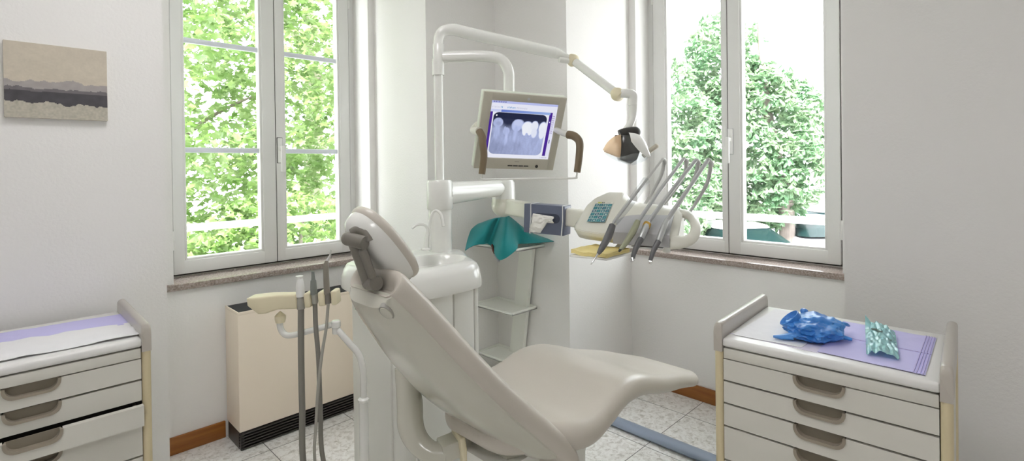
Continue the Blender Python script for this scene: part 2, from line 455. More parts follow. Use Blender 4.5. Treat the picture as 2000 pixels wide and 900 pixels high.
# ------------------------------------------------------------------ drawer cabinets
def drawer_front(bm_parts, root, z0, z1, x0, x1, out, handle):
    b = B(); y0 = -.002 - out
    cx = (x0 + x1) / 2; hw, hd = .062, .034
    if handle:
        # front panel with a real cut-out for the cup at its top edge
        n = 10
        arc = [(cx + hw - .022 + .022 * math.cos(a), z1 - hd + .022 + .022 * math.sin(a) if False else z1 - hd + .024 - .024 * math.cos(a + PI / 2 - PI / 2) * 0) for a in []]
        def cup(off):
            w, d, r = hw - off, hd - off, .028 - off * .5
            p = [(cx - w, z1)]
            for i in range(7):
                a = PI + i * PI / 12; p.append((cx - w + r + r * math.cos(a), z1 - d + r + r * math.sin(a)))
            for i in range(7):
                a = 1.5 * PI + i * PI / 12; p.append((cx + w - r + r * math.cos(a), z1 - d + r + r * math.sin(a)))
            p.append((cx + w, z1)); return p
        poly = [(x0, z0), (x1, z0), (x1, z1)] + cup(0)[::-1] + [(x0, z1)]
        prism(b, poly, 0, .02, 0, basis((0, y0 + .02, 0), (1, 0, 0), (0, 0, 1), (0, -1, 0)))
        d = link('drawer', b, CABW, root, local=True)
        b = B()
        ringo, ringi = cup(-.0005), cup(.007)
        vs = []
        for (px_, pz_), (qx_, qz_) in zip(ringo, ringi):
            vs.append([V((px_, y0 + .004, pz_)), V((px_, y0 - .004, pz_)), V((qx_, y0 - .003, qz_)), V((qx_, y0 + .018, qz_))])
        skin(b, vs)
        hl = link('cup_handle', b, CUPM, d, 'brown grey recessed cup handle', local=True)
        b = B(); prism(b, cup(.004), 0, .003, 0, basis((0, y0 + .018, 0), (1, 0, 0), (0, 0, 1), (0, -1, 0)))
        link('recess', b, CUPIN, d, local=True)
        if out:
            b = B(); box(b, x0 + .012, x0 + .02, y0 + .02, y0 + .42, z0 + .01, z1 - .008); box(b, x1 - .02, x1 - .012, y0 + .02, y0 + .42, z0 + .01, z1 - .008); box(b, x0 + .012, x1 - .012, y0 + .02, y0 + .42, z0 + .006, z0 + .012)
            link('tray', b, CUPIN, d, local=True)
    else:
        box(b, x0, x1, y0, y0 + .02, z0, z1, .002); link('fascia', b, CABW, root, local=True)

def cabinet(label, loc, rz, group, open_i=None):
    t = thing('drawer_cabinet', label, 'cabinet', loc, rz, group)
    W, D = .556, .455
    b = B(); box(b, .022, W - .022, .026, D, .06, .893); link('carcass', b, mat('cabinet carcass', (.018, .016, .014), .8), t, local=True)  # near black so the gaps between drawer fronts read as deep shade
    b = B(); box(b, .021, W - .021, -.006, D, .893, .92, .009, 3); link('worktop', b, CABTOP, t, local=True)
    for s in (0, 1):
        x0 = 0 if s == 0 else W - .022
        b = B(); box(b, x0 + (.002 if s else .004), x0 + (.018 if s else .020), .012, D, .06, .905, .003); link('side_panel', b, CABW, t, local=True)
        b = B(); tube(b, [(x0 + .011, .004, .0), (x0 + .011, .004, .885)], .0125, 14, 1); tube(b, [(x0 + .011, D - .004, .0), (x0 + .011, D - .004, .885)], .0125, 14, 1)
        link('post', b, POST, t, 'pale yellow corner posts', local=True)
        # raised taupe rail, rounded along its top
        b = B(); y0, y1 = -.010, D + .008
        prof = []
        for i in range(13):
            a = PI * i / 12; prof.append((math.cos(a) * .0125, math.sin(a) * .010))
        sec = [(.0125, -.055)] + prof + [(-.0125, -.055)]
        rings = []
        for yy, zt, low in ((y0, .935, .0), (y0 + .002, .945, 0), (y0 + .008, .953, 0), (y0 + .016, .955, 0), (y0 + .05, .955, 0), (y1 - .016, .955, 0), (y1 - .006, .950, 0), (y1, .938, 0)):
            rings.append([V((x0 + .011 + px_, yy, (zt + pz_) if pz_ > -.01 else (.878 if yy < y0 + .03 or yy > y1 - .03 else .878))) for px_, pz_ in sec])
        skin(b, rings); link('rail', b, TAUPE, t, local=True)
    z = .889
    drawer_front(None, t, z - .031, z, .025, W - .025, 0, False); z -= .034
    for i, h in enumerate((.067, .067, .068, .102, .102, .155, .155)):
        drawer_front(None, t, z - h + .0048, z, .025, W - .025, .035 if i == open_i else 0, True); z -= h + .0015
    for x_ in (.05, W - .05):
        for y_ in (.05, D - .05):
            pass
    b = B(); box(b, .03, W - .03, .05, D - .02, 0, .06); link('plinth', b, BLACK, t, local=True)
    return t
cabinet('ivory drawer cabinet under the right wall, carrying the blue glove and lilac bibs', (1.556, .676, 0), R(-87.0), 'matching drawer cabinets')
cabinet('ivory drawer cabinet at the left wall with one drawer slightly open', (-.217, 1.985, 0), 0, 'matching drawer cabinets', 2)

# papers: thin wavy sheets lying on the tops
def sheet(name, corners, m, label, cat, z, amp=.0015, group=None, seed=0, parent=None, thick=.0008):
    a, b_, c, d = [V((p[0], p[1], 0)) for p in corners]
    def f(u, v):
        p = a * (1 - u) * (1 - v) + b_ * u * (1 - v) + c * u * v + d * (1 - u) * v
        p.z = z + amp * (1 + noise.noise(V((p.x * 22, p.y * 22, seed))))
        return p
    bm = B(); grid(bm, f, 24, 24, thick); o = link(name, bm, m, parent)
    if label: tag(o, label, cat, group)
    return o
sheet('paper_bib', [(1.598, .640), (1.985, .640), (1.976, .437), (1.615, .452)], PAPW, 'white paper bib at the left end of the right cabinet, partly under the blue glove', 'paper bib', .9212, .0012, seed=1)
sheet('paper_bib', [(1.606, .655), (1.70, .56), (1.70, .41), (1.604, .408)], LILAC2, 'pale lilac paper bib edge showing in front of the blue glove', 'paper bib', .9202, .0004, seed=4)
def folded(label, q, z):
    t = thing('paper_bib', label, 'paper bib', (q[0][0], q[0][1], z))
    sheet('sheet', q, LILAC, None, None, z, .0012, seed=3, parent=t)
    b = B()
    for k in range(4):
        u = .90 + k * .027
        p = V((*q[0], 0)).lerp(V((*q[3], 0)), u); r = V((*q[1], 0)).lerp(V((*q[2], 0)), u)
        d = (r - p).normalized(); n_ = V((-d.y, d.x, 0)) * .0012
        prism(b, [(p + n_)[:2], (r + n_)[:2], (r - n_)[:2], (p - n_)[:2]], z + .0012, z + .0036)
    link('pleat', b, PLEAT, t, 'deeper lilac pleats at the end')
    b = B()
    for w_ in (.5,):
        p = V((*q[0], 0)).lerp(V((*q[1], 0)), w_); r = V((*q[3], 0)).lerp(V((*q[2], 0)), w_)
        d = (r - p).normalized(); n_ = V((-d.y, d.x, 0)) * .0009
        prism(b, [(p + n_)[:2], (r + n_)[:2], (r - n_)[:2], (p - n_)[:2]], z + .0008, z + .0032)
    link('crease', b, PLEAT, t)
    return t
folded('lilac paper bib with pleated end, under the aqua pouch on the right cabinet', [(1.609, .410), (1.974, .426), (1.965, .186), (1.606, .174)], .9222)
sheet('paper_bib', [(-.18, 2.40), (.315, 2.372), (.316, 2.19), (-.18, 2.27)], LILAC, 'lilac paper bib at the back of the left cabinet top', 'paper bib', .9206, .002, seed=8)
sheet('paper_towel', [(-.18, 2.26), (.316, 2.205), (.318, 2.015), (-.18, 2.03)], PAPW, 'crinkled white paper towel along the front of the left cabinet top', 'paper towel', .9212, .005, seed=11)

# crumpled blue glove: a wrinkled pouch with loose fingers and a cuff
t = thing('rubber_glove', 'crumpled blue rubber glove on the right cabinet', 'glove', (1.70, .455, .924))
b = B(); tt = B(); bmesh.ops.create_icosphere(tt, subdivisions=5, radius=1)
for v in tt.verts:
    p = v.co.copy(); n_ = noise.noise(p * 2.1) * .5 + noise.noise(p * 5.3 + V((3, 1, 2))) * .30 + abs(noise.noise(p * 9)) * .16
    k = 1 + .42 * n_
    z = p.z * .036 * k
    v.co = V((1.745 + p.x * .092 * k, .452 + p.y * .074 * k, max(.9255, .948 + z)))
merge(b, tt); link('palm', b, GLOVE, t, ang=30)
for pts, rr in (([(1.735, .41, .944), (1.748, .385, .937), (1.757, .358, .931)], [.013, .012, .007]),
                ([(1.80, .42, .95), (1.82, .392, .956), (1.842, .385, .947)], [.012, .010, .006]),
                ([(1.66, .49, .935), (1.645, .515, .931), (1.637, .535, .930)], [.017, .011, .005]),
                ([(1.80, .49, .965), (1.818, .50, .976), (1.826, .502, .977)], [.013, .012, .006])):
    b = B(); tube(b, pts, rr, 12, 5, .6); link('finger', b, GLOVE, t)
b = B(); lathe(b, [(.022, -.014), (.030, .0), (.033, .016), (.031, .017), (.026, .002), (.018, -.01)], axis((1.72, .505, .962), (-.3, .65, .8)), 24)
link('cuff', b, GLOVE, t)
# aqua sterilisation pouch
t = thing('sterile_pouch', 'crinkled aqua plastic pouch lying on the lilac bib', 'pouch', (1.80, .30, .926))
pq = [V((1.6590, 0.3050, 0.9300)), V((1.6700, 0.2340, 0.9300)), V((1.9160, 0.2790, 0.9300)), V((1.9620, 0.3630, 0.9300))]
def pf(u, v):
    p = pq[0] * (1 - u) * (1 - v) + pq[1] * u * (1 - v) + pq[2] * u * v + pq[3] * (1 - u) * v
    p = V(p); p.z = .929 + .016 * math.sin(PI * min(1, max(0, u))) * (.5 + .5 * v) + .010 * abs(noise.noise(V((u * 3.2, v * 3, 4)))) + .006 * noise.noise(V((u * 9, v * 8, 9)))
    if u < .2 and v > .8: p.z += .03 * (v - .8) * 5 * (.2 - u) * 5
    p.z = max(.9275, p.z); return p
b = B(); grid(b, pf, 40, 50, .0006); link('film', b, POUCH, t, ang=25)
DKG = mat('dark green print', (.06, .11, .09), .6)
for u, v, r_ in ((.30, .72, .0085), (.46, .66, .0085), (.80, .55, .004)):
    b = B(); p = pf(u, v); lathe(b, [(0, 0), (r_, 0), (r_, .0012), (0, .0012)], Matrix.Translation(p + V((0, 0, .0008))), 18)
    link('dark_spot', b, DKG, t, 'dark green round print')

# ------------------------------------------------------------------ dental chair
t = thing('dental_chair', 'pale grey and taupe dental chair in the middle of the room', 'dental chair', (1.25, 1.16, 0))
YC = 1.16
O = [(.655, 1.205), (.668, 1.205), (.70, 1.172), (.753, 1.111), (.85, .991), (.957, .868), (1.058, .764), (1.140, .676), (1.180, .622), (1.196, .565), (1.195, .51), (1.18, .47)]
HW = [.075, .105, .116, .130, .165, .197, .226, .245, .252, .252, .245, .235]
CS = [-.035, -.035, -.034, -.03, -.018, -.008, -.002, 0, 0, 0, 0, 0]
def back_frame(i):
    a = V((*O[max(i - 1, 0)], 0)); c = V((*O[min(i + 1, len(O) - 1)], 0)); d = (c - a).normalized()
    return V((O[i][0], 0, O[i][1])), V((d.y, 0, -d.x))         # point, rearward normal (x,z)
def rounded(hw, d0, d1, r, n=6):
    """rounded rectangle in (width, depth)"""
    p = []
    for cx, cy, a0 in ((hw - r, d1 - r, 0), (-hw + r, d1 - r, PI / 2), (-hw + r, d0 + r, PI), (hw - r, d0 + r, 1.5 * PI)):
        for i in range(n + 1):
            a = a0 + i * PI / 2 / n; p.append((cx + r * math.cos(a), cy + r * math.sin(a)))
    return p
bfr = []
for i in range(len(O)):
    p, n_ = back_frame(i); bfr.append((p, n_))
# smooth in-between stations
def interp(seq, k=4):
    return smooth_pts(seq, k)
PP = interp([f[0] for f in bfr]); NN = [n.normalized() for n in interp([f[1] for f in bfr])]; HH = [v.x for v in interp([V((h, 0, 0)) for h in HW])]; CC = [v.x for v in interp([V((h, 0, 0)) for h in CS])]
b = B(); rings = []
m = len(PP)
for i in range(m):
    e = min(i, m - 1 - i); th = .066 * min(1, .45 + .14 * e)
    rings.append([PP[i] + NN[i] * (y + (.066 - th) * .5) + V((0, YC + CC[i] + x, 0)) for x, y in rounded(HH[i], 0, th, th * .46)])
skin(b, rings); link('backrest_cushion', b, UPH, t)
# rear shell: shallow dished tray behind the cushion
b = B(); rings = []
i0, i1 = 5, 28
for i in range(i0, i1 + 1):
    s = (i - i0) / (i1 - i0); bul = .022 + .038 * math.sin(PI * min(1, s * .8 + .05)); hw = HH[i] - .012
    if i == i0: bul *= .4; 
    if i == i1: bul *= .9
    sec = []
    for k in range(25):
        q = -1 + 2 * k / 24; w = math.copysign(abs(q) ** .75, q)
        dd = .064 + bul * (1 - abs(w) ** 4.5)
        sec.append((w * hw * (1 + (.24 * max(0, s - .25) * min(1, (1 - s) * 6 + .6) if w > 0 else 0)), dd))
    sec += [(hw, .055), (-hw, .055)]
    rings.append([PP[i] + NN[i] * y + V((0, YC + CC[i] + x, 0)) for x, y in sec])
skin(b, rings); sh = link('back_shell', b, SHELLM, t)
# oval button cover on the shell
ic = 10; c = V((.634, 1.046, 1.118))
nb = (NN[ic] + V((0, -.5, 0))).normalized(); xb = (V((0, 1, 0)) - nb * nb.y).normalized(); c = c + nb * .004
Mx = basis(c, xb, nb.cross(xb), nb)
b = B(); lathe(b, [(0, -.01), (.021, -.01), (.021, .001), (.019, .004), (.012, .0052), (0, .0055)], Mx @ Matrix.Diagonal((.62, 1.0, 1, 1)), 28); link('button_cover', b, SHELLM, sh)
b = B(); lathe(b, [(.021, -.01), (.0235, -.01), (.0235, .0022), (.021, .0022)], Mx @ Matrix.Diagonal((.62, 1.0, 1, 1)), 28); link('button_rim', b, mat('grey seam', (.33, .32, .29), .5), sh)
# curved hinge hook from the lower left of the shell round to the carrier bar
hook = [V(p) for p in ((0.8980, 1.3800, 0.8260), (0.8920, 1.3500, 0.7240), (0.8820, 1.3310, 0.6630), (0.8880, 1.3030, 0.6210), (0.9070, 1.2630, 0.5970), (0.9400, 1.2300, 0.5940))]
b = B(); tube(b, hook, [.030, .036, .036, .032, .028, .026], 20, 8, 1.15); link('hinge_hook', b, SHELLM, t)
b = B(); e0, e1 = V((0.9270, 1.2430, 0.6000)), V((1.0130, 1.2140, 0.6120))
box(b, -.032, .032, -.026, .026, 0, (e1 - e0).length, .005, 2, axis(e0, e1 - e0)); link('carrier_bar', b, SHELLM, t)
b = B(); box(b, -.042, .042, -.045, .045, 0, .018, .006, 3, axis(V((0.9690, 1.2150, 0.6060)), e1 - e0)); link('flange', b, CREAM, t, 'cream flange')
# seat and leg rest: one long cushion rising to the knee and falling to the foot
S = [(0.955, 0.66, 0.07, 0.03), (0.97, 0.648, 0.11, 0.05), (1.0, 0.636, 0.15, 0.07), (1.06, 0.628, 0.185, 0.08), (1.115, 0.622, 0.215, 0.084), (1.165, 0.62, 0.255, 0.084), (1.235, 0.618, 0.27, 0.082), (1.325, 0.633, 0.263, 0.08), (1.43, 0.661, 0.256, 0.078), (1.535, 0.658, 0.25, 0.074), (1.63, 0.633, 0.243, 0.07), (1.74, 0.6, 0.233, 0.062), (1.9, 0.562, 0.214, 0.056), (2.03, 0.523, 0.196, 0.05), (2.1, 0.505, 0.173, 0.046), (2.145, 0.498, 0.133, 0.04), (2.165, 0.5, 0.078, 0.028)]
ss = smooth_pts([V((x, z, h)) for x, z, h, d in S], 4); sd = smooth_pts([V((d, 0, 0)) for x, z, h, d in S], 4)
b = B(); rings = []
for p, d in zip(ss, sd):
    x, z, hw = p; th = d.x; sec = rounded(hw, 0, th, th * .47, 7)
    rings.append([V((x, YC + w, z + h + .010 * (1 - (w / hw) ** 2) * (1 if h > th / 2 else 0))) for w, h in sec])
skin(b, rings); link('seat_cushion', b, UPH, t)
b = B(); rings = []
for x, z, hw in ((1.02, .60, .11), (1.12, .595, .15), (1.30, .60, .18), (1.5, .635, .18), (1.7, .60, .16), (1.95, .535, .12)):
    rings.append([V((x, YC + w, z + h)) for w, h in rounded(hw, 0, .05, .02)])
skin(b, rings); link('seat_pan', b, SHELLM, t)
b = B(); rings = []
for z, x0, x1, hw in ((.03, .85, 1.75, .19), (.09, .88, 1.70, .17), (.14, 1.0, 1.45, .13), (.30, .99, 1.40, .125), (.50, .97, 1.40, .13), (.61, .97, 1.42, .14)):
    rings.append([V(((x0 + x1) / 2 + u, YC + w, z)) for u, w in rounded((x1 - x0) / 2, -hw, hw, .06)])
skin(b, rings); link('pedestal', b, UNITW, t)
b = B(); prism(b, [(.78, .93), (1.85, .93), (1.85, 1.39), (.78, 1.39)], 0, .035, .012); link('base_plate', b, SHELLM, t)
# headrest
HC, HL, HN, HWd = V((.694, 1.150, 1.262)), V((.602, 0, -.7985)), V((.7985, 0, .602)), V((0, 1, 0))
def egg(rl, rw, k=36):
    return [(rl * math.copysign(abs(math.cos(a)) ** .85, math.cos(a)), rw * math.copysign(abs(math.sin(a)) ** .85, math.sin(a)) * (1 + .10 * math.cos(a))) for a in [2 * PI * i / k for i in range(k)]]
def hp(l, w, n_): return HC + HL * l + HWd * w + HN * n_
b = B(); skin(b, [[hp(l, w, d) for l, w in egg(a, c)] for a, c, d in ((.04, .03, .016), (.08, .055, .015), (.106, .075, .011), (.115, .083, .005), (.117, .085, -.002), (.116, .084, -.009), (.113, .081, -.014))]); hd = link('headrest_cushion', b, UPH, t)
b = B(); skin(b, [[hp(l, w, d) for l, w in egg(a, c)] for a, c, d in ((.113, .081, -.010), (.1125, .0805, -.024), (.107, .075, -.042), (.092, .062, -.055), (.06, .04, -.063), (.02, .015, -.065))]); link('headrest_shell', b, WENAM, t, 'off-white rear shell of the headrest')
br = thing  # (placeholder name kept out of the scene)
bA, bB = V((0.5950, 1.1290, 1.2830)), V((0.6360, 1.1230, 1.1670))
b = B(); tube(b, [bA, bA.lerp(bB, .5), bB], [.0185, .0195, .021], 16, 3, .8); brk = link('headrest_bracket', b, BRKT, t, 'dark grey jointed headrest bracket')
b = B(); c1, c2 = V((0.6040, 1.0990, 1.2540)), V((0.6230, 1.0930, 1.1960)); tube(b, [c1, c2], .0100, 14, 1); ball(b, c1, .0100); ball(b, c2, .0100); link('strut', b, BRKT, brk)
b = B(); k1, k2 = V((0.5870, 1.1380, 1.2830)), V((0.6050, 1.0910, 1.2750)); tube(b, [k1, k2], .0165, 18, 1); ball(b, k1, .0165); link('knuckle', b, BRKT, brk)
b = B(); k1, k2 = V((0.6300, 1.0860, 1.1780)), V((0.6350, 1.1310, 1.1720)); tube(b, [k1, k2], .0175, 18, 1); k3 = V((0.6680, 1.1110, 1.1670)); tube(b, [V((0.6430, 1.1090, 1.1740)), k3], .011, 12, 1); link('knob', b, BRKT, brk)
b = B(); q = [V(p) for p in ((0.5960, 1.1350, 1.2950), (0.6070, 1.1250, 1.3030), (0.6160, 1.1080, 1.2960), (0.6190, 1.0980, 1.2760))]
tube(b, q, .0125, 12, 5); link('mounting_pad', b, BRKT, brk)

# ------------------------------------------------------------------ dental unit (cuspidor cabinet with its post)
t = thing('dental_unit', 'white dental unit cabinet with spittoon basin behind the chair', 'dental unit', (1.3, 1.85, 0))
body = [(1.055, 1.70), (1.075, 1.662), (1.11, 1.650), (1.40, 1.650), (1.432, 1.662), (1.445, 1.70), (1.57, 1.93), (1.56, 2.03), (1.50, 2.07), (1.12, 2.07), (1.065, 2.02)]
b = B(); prism(b, body, .05, .965, .006); link('cabinet_body', b, UNITW, t)
b = B(); prism(b, [(1.10, 1.69), (1.42, 1.69), (1.52, 1.93), (1.48, 2.03), (1.12, 2.03)], 0, .05); link('plinth', b, mat('grey plinth', (.3, .3, .29), .5), t)
for x0, x1 in ((1.115, 1.297), (1.304, 1.408)):
    b = B(); box(b, x0, x1, 1.640, 1.654, .07, .938, .004); link('door', b, UNITW, t)
b = B(); box(b, 1.4165, 1.436, 1.6435, 1.68, .07, .938, .004); link('corner_strip', b, UNITW, t)
b = B(); box(b, 1.046, 1.058, 1.71, 2.005, .07, .93, .004); sp = link('side_panel', b, UNITW, t)
b = B(); sx = (1.0320, 1.9300, 0.9180)
for k in range(3): box(b, 1.0445, 1.0465, 1.940 + k * .013, 1.950 + k * .013, .868 - k * .003, .880 - k * .004 , .001)
link('sticker', b, GREEN, sp, 'small green print')
# bowl top: rounded rim with a sunken basin
def rim_outline(o):
    pts = [(1.02, 1.70), (1.05, 1.63), (1.16, 1.600), (1.33, 1.595), (1.425, 1.615), (1.462, 1.66), (1.51, 1.77), (1.605, 1.93), (1.60, 2.03), (1.53, 2.10), (1.30, 2.12), (1.10, 2.11), (1.02, 2.05), (1.0, 1.88)]
    cx, cy = 1.30, 1.86
    q = smooth_pts([V((*p, 0)) for p in pts + pts[:1]], 5)[:-1]
    return [V((cx + (p.x - cx) * (1 - o / .3), cy + (p.y - cy) * (1 - o / .27), 0)) for p in q]
def lift(poly, z): return [V((p.x, p.y, z)) for p in poly]
def basin(k, z):
    return [V((1.285 + .20 * k * math.cos(a) + .03 * k * math.cos(2 * a), 1.80 + .125 * k * math.sin(a), z)) for a in [0] * 0]
ol = rim_outline(0); n = len(ol)
import cmath
def inner(k, z):
    out = []
    for p in ol:
        a = math.atan2(p.y - 1.80, p.x - 1.27)
        rr = 1 / math.sqrt((math.cos(a) / .205) ** 2 + (math.sin(a) / .125) ** 2)
        out.append(V((1.27 + math.cos(a) * rr * k, 1.80 + math.sin(a) * rr * k, z)))
    return out
b = B(); skin(b, [lift(rim_outline(.03), .945), lift(rim_outline(.002), .948), lift(rim_outline(.0), .956), lift(rim_outline(.002), .985), lift(rim_outline(.010), 1.02), lift(rim_outline(.022), 1.043), lift(rim_outline(.038), 1.051), inner(1.02, 1.052), inner(.98, 1.046), inner(.9, 1.01), inner(.6, .985), inner(.2, .98)])
link('basin', b, WENAM, t)
b = B(); lathe(b, [(0, 0), (.05, 0), (.052, .006), (.046, .006), (.04, .002), (0, .002)], Matrix.Translation((1.2, 1.76, .984))); link('drain_cup', b, WENAM, t)
# taps
b = B(); tube(b, [V(p) for p in ((1.3530, 1.8690, 1.0900), (1.3520, 1.8700, 1.1700), (1.3580, 1.8650, 1.2330), (1.3730, 1.8500, 1.2580), (1.3830, 1.8260, 1.2410), (1.3840, 1.8110, 1.1900))], .0065, 12, 6); link('cup_filler_spout', b, WENAM, t)
b = B(); lathe(b, [(0, 0), (.022, 0), (.022, .006), (.012, .01), (.0, .01)], Matrix.Translation(V((1.3340, 1.8730, 1.0900)) + V((0, 0, -.004))))
tube(b, [V(p) for p in ((1.3340, 1.8730, 1.0900), (1.3360, 1.8720, 1.1310), (1.3400, 1.8680, 1.1780), (1.3230, 1.8710, 1.1970), (1.2970, 1.8840, 1.1990), (1.2750, 1.8910, 1.1850))], [.011, .009, .0065, .006, .0055, .005], 12, 6); link('bowl_rinse_spout', b, WENAM, t)
# post
PX, PY = 1.497, 1.983
b = B(); lathe(b, [(0, 1.03), (.0545, 1.03), (.0545, 1.255), (0, 1.255)], Matrix.Translation((PX, PY, 0)), 32); link('post_base', b, WENAM, t)
b = B(); lathe(b, [(0, 1.25), (.060, 1.25), (.062, 1.253), (.062, 1.375), (.055, 1.388), (.0, 1.390)], Matrix.Translation((PX, PY, 0)), 32); link('swivel_block', b, WENAM, t)
b = B(); lathe(b, [(0, 1.38), (.0225, 1.38), (.0225, 1.96), (0, 1.96)], Matrix.Translation((PX, PY, 0)), 24); link('pole', b, WENAM, t)

# ------------------------------------------------------------------ operating lamp on its arm
t = thing('operating_lamp', 'dental operating lamp on a jointed white overhead arm', 'lamp', (PX, PY, 1.95))
b = B(); lathe(b, [(0, 1.955), (.027, 1.955), (.027, 2.035), (.024, 2.04), (0, 2.04)], Matrix.Translation((PX + .004, PY, 0)), 24); link('collar', b, WENAM, t)
A0, A1, A2 = V((PX + .004, PY, 2.02)), V((1.5670, 1.9480, 2.1130)), V((2.1270, 1.7680, 2.0520))
b = B(); tube(b, [A0, A0 + V((.002, 0, .045)), V((1.5160, 1.9700, 2.0990)), A1, A1.lerp(A2, .15), A1.lerp(A2, .5), A1.lerp(A2, .96)], [.022, .023, .025, .029, .030, .031, .0315], 22, 6); link('horizontal_arm', b, WENAM, t)
A3 = V((2.2000, 1.7220, 2.0190))
b = B(); tube(b, [A1.lerp(A2, .95), A2, A2.lerp(A3, .5) + V((0, 0, .002)), A3], [.0315, .029, .018, .012], 18, 4); tube(b, [V((2.1260, 1.7540, 2.0170)), V((2.1840, 1.7240, 2.0120))], .016, 14, 1); link('fork', b, WENAM, t)
A4 = V((2.1810, 1.4280, 1.8010))
b = B(); dj = (A4 - A3).normalized(); lathe(b, [(0, -.028), (.026, -.022), (.034, 0), (.034, .012), (.026, .026), (0, .03)], axis(A3, dj), 24); link('joint_cap', b, CREAM, t, 'cream joint cap')
b = B(); tube(b, [A3, A4], .0215, 20, 1); link('spring_arm', b, WENAM, t)
b = B(); lathe(b, [(0, -.03), (.024, -.026), (.034, -.006), (.034, .008), (.026, .026), (0, .03)], axis(A4, dj), 24); link('joint_cap', b, CREAM, t, 'cream joint cap')
b = B(); tube(b, [A4, V((2.1920, 1.3880, 1.8030)), V((2.2080, 1.3580, 1.7910)), V((2.2100, 1.3560, 1.7560)), V((2.2070, 1.3580, 1.6900)), V((2.1910, 1.3660, 1.6470)), V((2.1710, 1.3800, 1.6150))], [.022, .023, .0235, .0225, .0185, .018, .017], 20, 6); 
lathe(b, [(0, -.018), (.024, -.016), (.024, .016), (0, .018)], axis(V((2.2080, 1.3580, 1.7580)), (0, 0, 1)), 20)
link('yoke', b, WENAM, t)
lc = V((2.1630, 1.3730, 1.5420)); LX, LY = V((.7071, -.7071, 0)), V((.7071, .7071, 0)); LZ = V((0, 0, 1))
pxm = 2.5 / 1002.8
def lp(px_, py_, dep=0.): return lc + LX * ((px_ - 1222) * pxm) + LZ * (-(py_ - 285) * pxm) + LY * dep
b = B(); tube(b, [lp(1211, 263), lp(1222, 259), lp(1240, 257)], .024, 18, 4); ball(b, lp(1241, 258), .0265); tube(b, [lp(1240, 258), lp(1243, 275, .01)], [.02, .012], 12, 1); box(b, -.015, .015, -.03, .03, -.03, .01, .004, 2, axis(lp(1212, 268), (0, 0, 1))); link('knuckle', b, BLACK, t, 'black knuckle')
# lamp head: dark central spine, one amber and one white reflector, clear shield below
b = B(); rings = []
for (x0, y0, x1, y1), d in ((((1211, 270, 1236, 268)), -.055), ((1209, 272, 1242, 272), -.065), ((1207, 300, 1238, 306), -.06)):
    pass
spine = [(1212, 264), (1226, 263), (1238, 280), (1246, 296), (1240, 312), (1228, 320), (1210, 313), (1206, 300)]
prism(b, [((x - 1222) * pxm, -(y - 285) * pxm) for x, y in spine], -.045, .045, .004, basis(lc, LX, LZ, LY * -1)); link('spine', b, mat('dark lamp spine', (.045, .043, .04), .2, coat=.4), t, 'dark grey lamp spine')
def bowl(up, lo, dep, bulge):
    U_ = smooth_pts([V((*p, 0)) for p in up], 5); L_ = smooth_pts([V((*p, 0)) for p in lo], 5); n_ = len(U_) - 1
    def f(u, v):
        i = min(int(u * n_), n_ - 1); k = u * n_ - i
        a = U_[i].lerp(U_[i + 1], k); c = L_[i].lerp(L_[i + 1], k); p = a.lerp(c, v)
        return lp(p.x, p.y, dep - bulge * math.sin(PI * (.12 + .76 * v)) * (.35 + .65 * math.sin(PI * min(1, .1 + .8 * u))))
    return f
b = B(); grid(b, bowl([(1209, 264), (1196, 268), (1183, 279), (1175, 293)], [(1207, 308), (1200, 306), (1189, 301), (1177, 296)], -.035, .035), 18, 14, .002); link('reflector', b, AMBER, t, 'amber translucent reflector')
b = B(); grid(b, bowl([(1222, 261), (1242, 266), (1254, 282), (1262, 304)], [(1227, 277), (1234, 287), (1244, 298), (1259, 309)], -.062, .03), 18, 14, .002); link('reflector', b, REFL, t, 'white glossy reflector')
b = B(); grid(b, bowl([(1175, 294), (1192, 302), (1212, 306), (1235, 300), (1259, 306)], [(1179, 301), (1194, 311), (1212, 319), (1232, 322), (1256, 312)], -.055, .02), 24, 8, .002); link('shield', b, SHIELD, t, 'clear splash shield')
b = B(); tube(b, [lp(1256, 306, .0), lp(1268, 296, 0), lp(1282, 286, 0)], [.011, .012, .012], 14, 3); ball(b, lp(1282, 286), .012); link('grip_handle', b, mat('beige grip', (.50, .46, .38), .45), t, 'beige grip handle')

# ------------------------------------------------------------------ monitor on its own bent arm
t = thing('monitor', 'khaki framed monitor showing a dental x-ray, on a bent white arm', 'monitor', (1.68, 1.62, 1.60))
MC, MX, MU, MN = V((1.6798, 1.6168, 1.6002)), V((.90658, -.42017, -.0388)), V((-.12905, -.36367, .92255)), V((-.4017, -.83144, -.38392))
def mp(x, y, d=0.): return MC + MX * x + MU * y + MN * d
MB_ = basis(MC, MX, MU, MN); w2, h2 = .1973, .1779
b = B(); q = V((1.7280, 1.7400, 1.7920))
tube(b, [V((PX + .02, PY - .015, 1.978)), V((1.5730, 1.9040, 1.9790)), V((1.6530, 1.8100, 1.9750)), V((1.6980, 1.7580, 1.9580)), V((1.7210, 1.7350, 1.9090)), V((1.7230, 1.7310, 1.8390)), V((1.7210, 1.7320, 1.6560))], .0265, 20, 6); arm = link('arm', b, WENAM, t)
b = B(); lathe(b, [(0, 1.925), (.029, 1.925), (.029, 2.0), (.0, 2.0)], Matrix.Translation((PX + .001, PY, -.035)), 22); link('arm_collar', b, WENAM, arm)
b = B(); box(b, -.05, .05, -.05, .05, -.10, -.03, .006, 2, MB_); tube(b, [V((1.7210, 1.7320, 1.6660)), mp(-.02, .03, -.07)], .022, 14, 1); link('rear_mount', b, MONS, t)
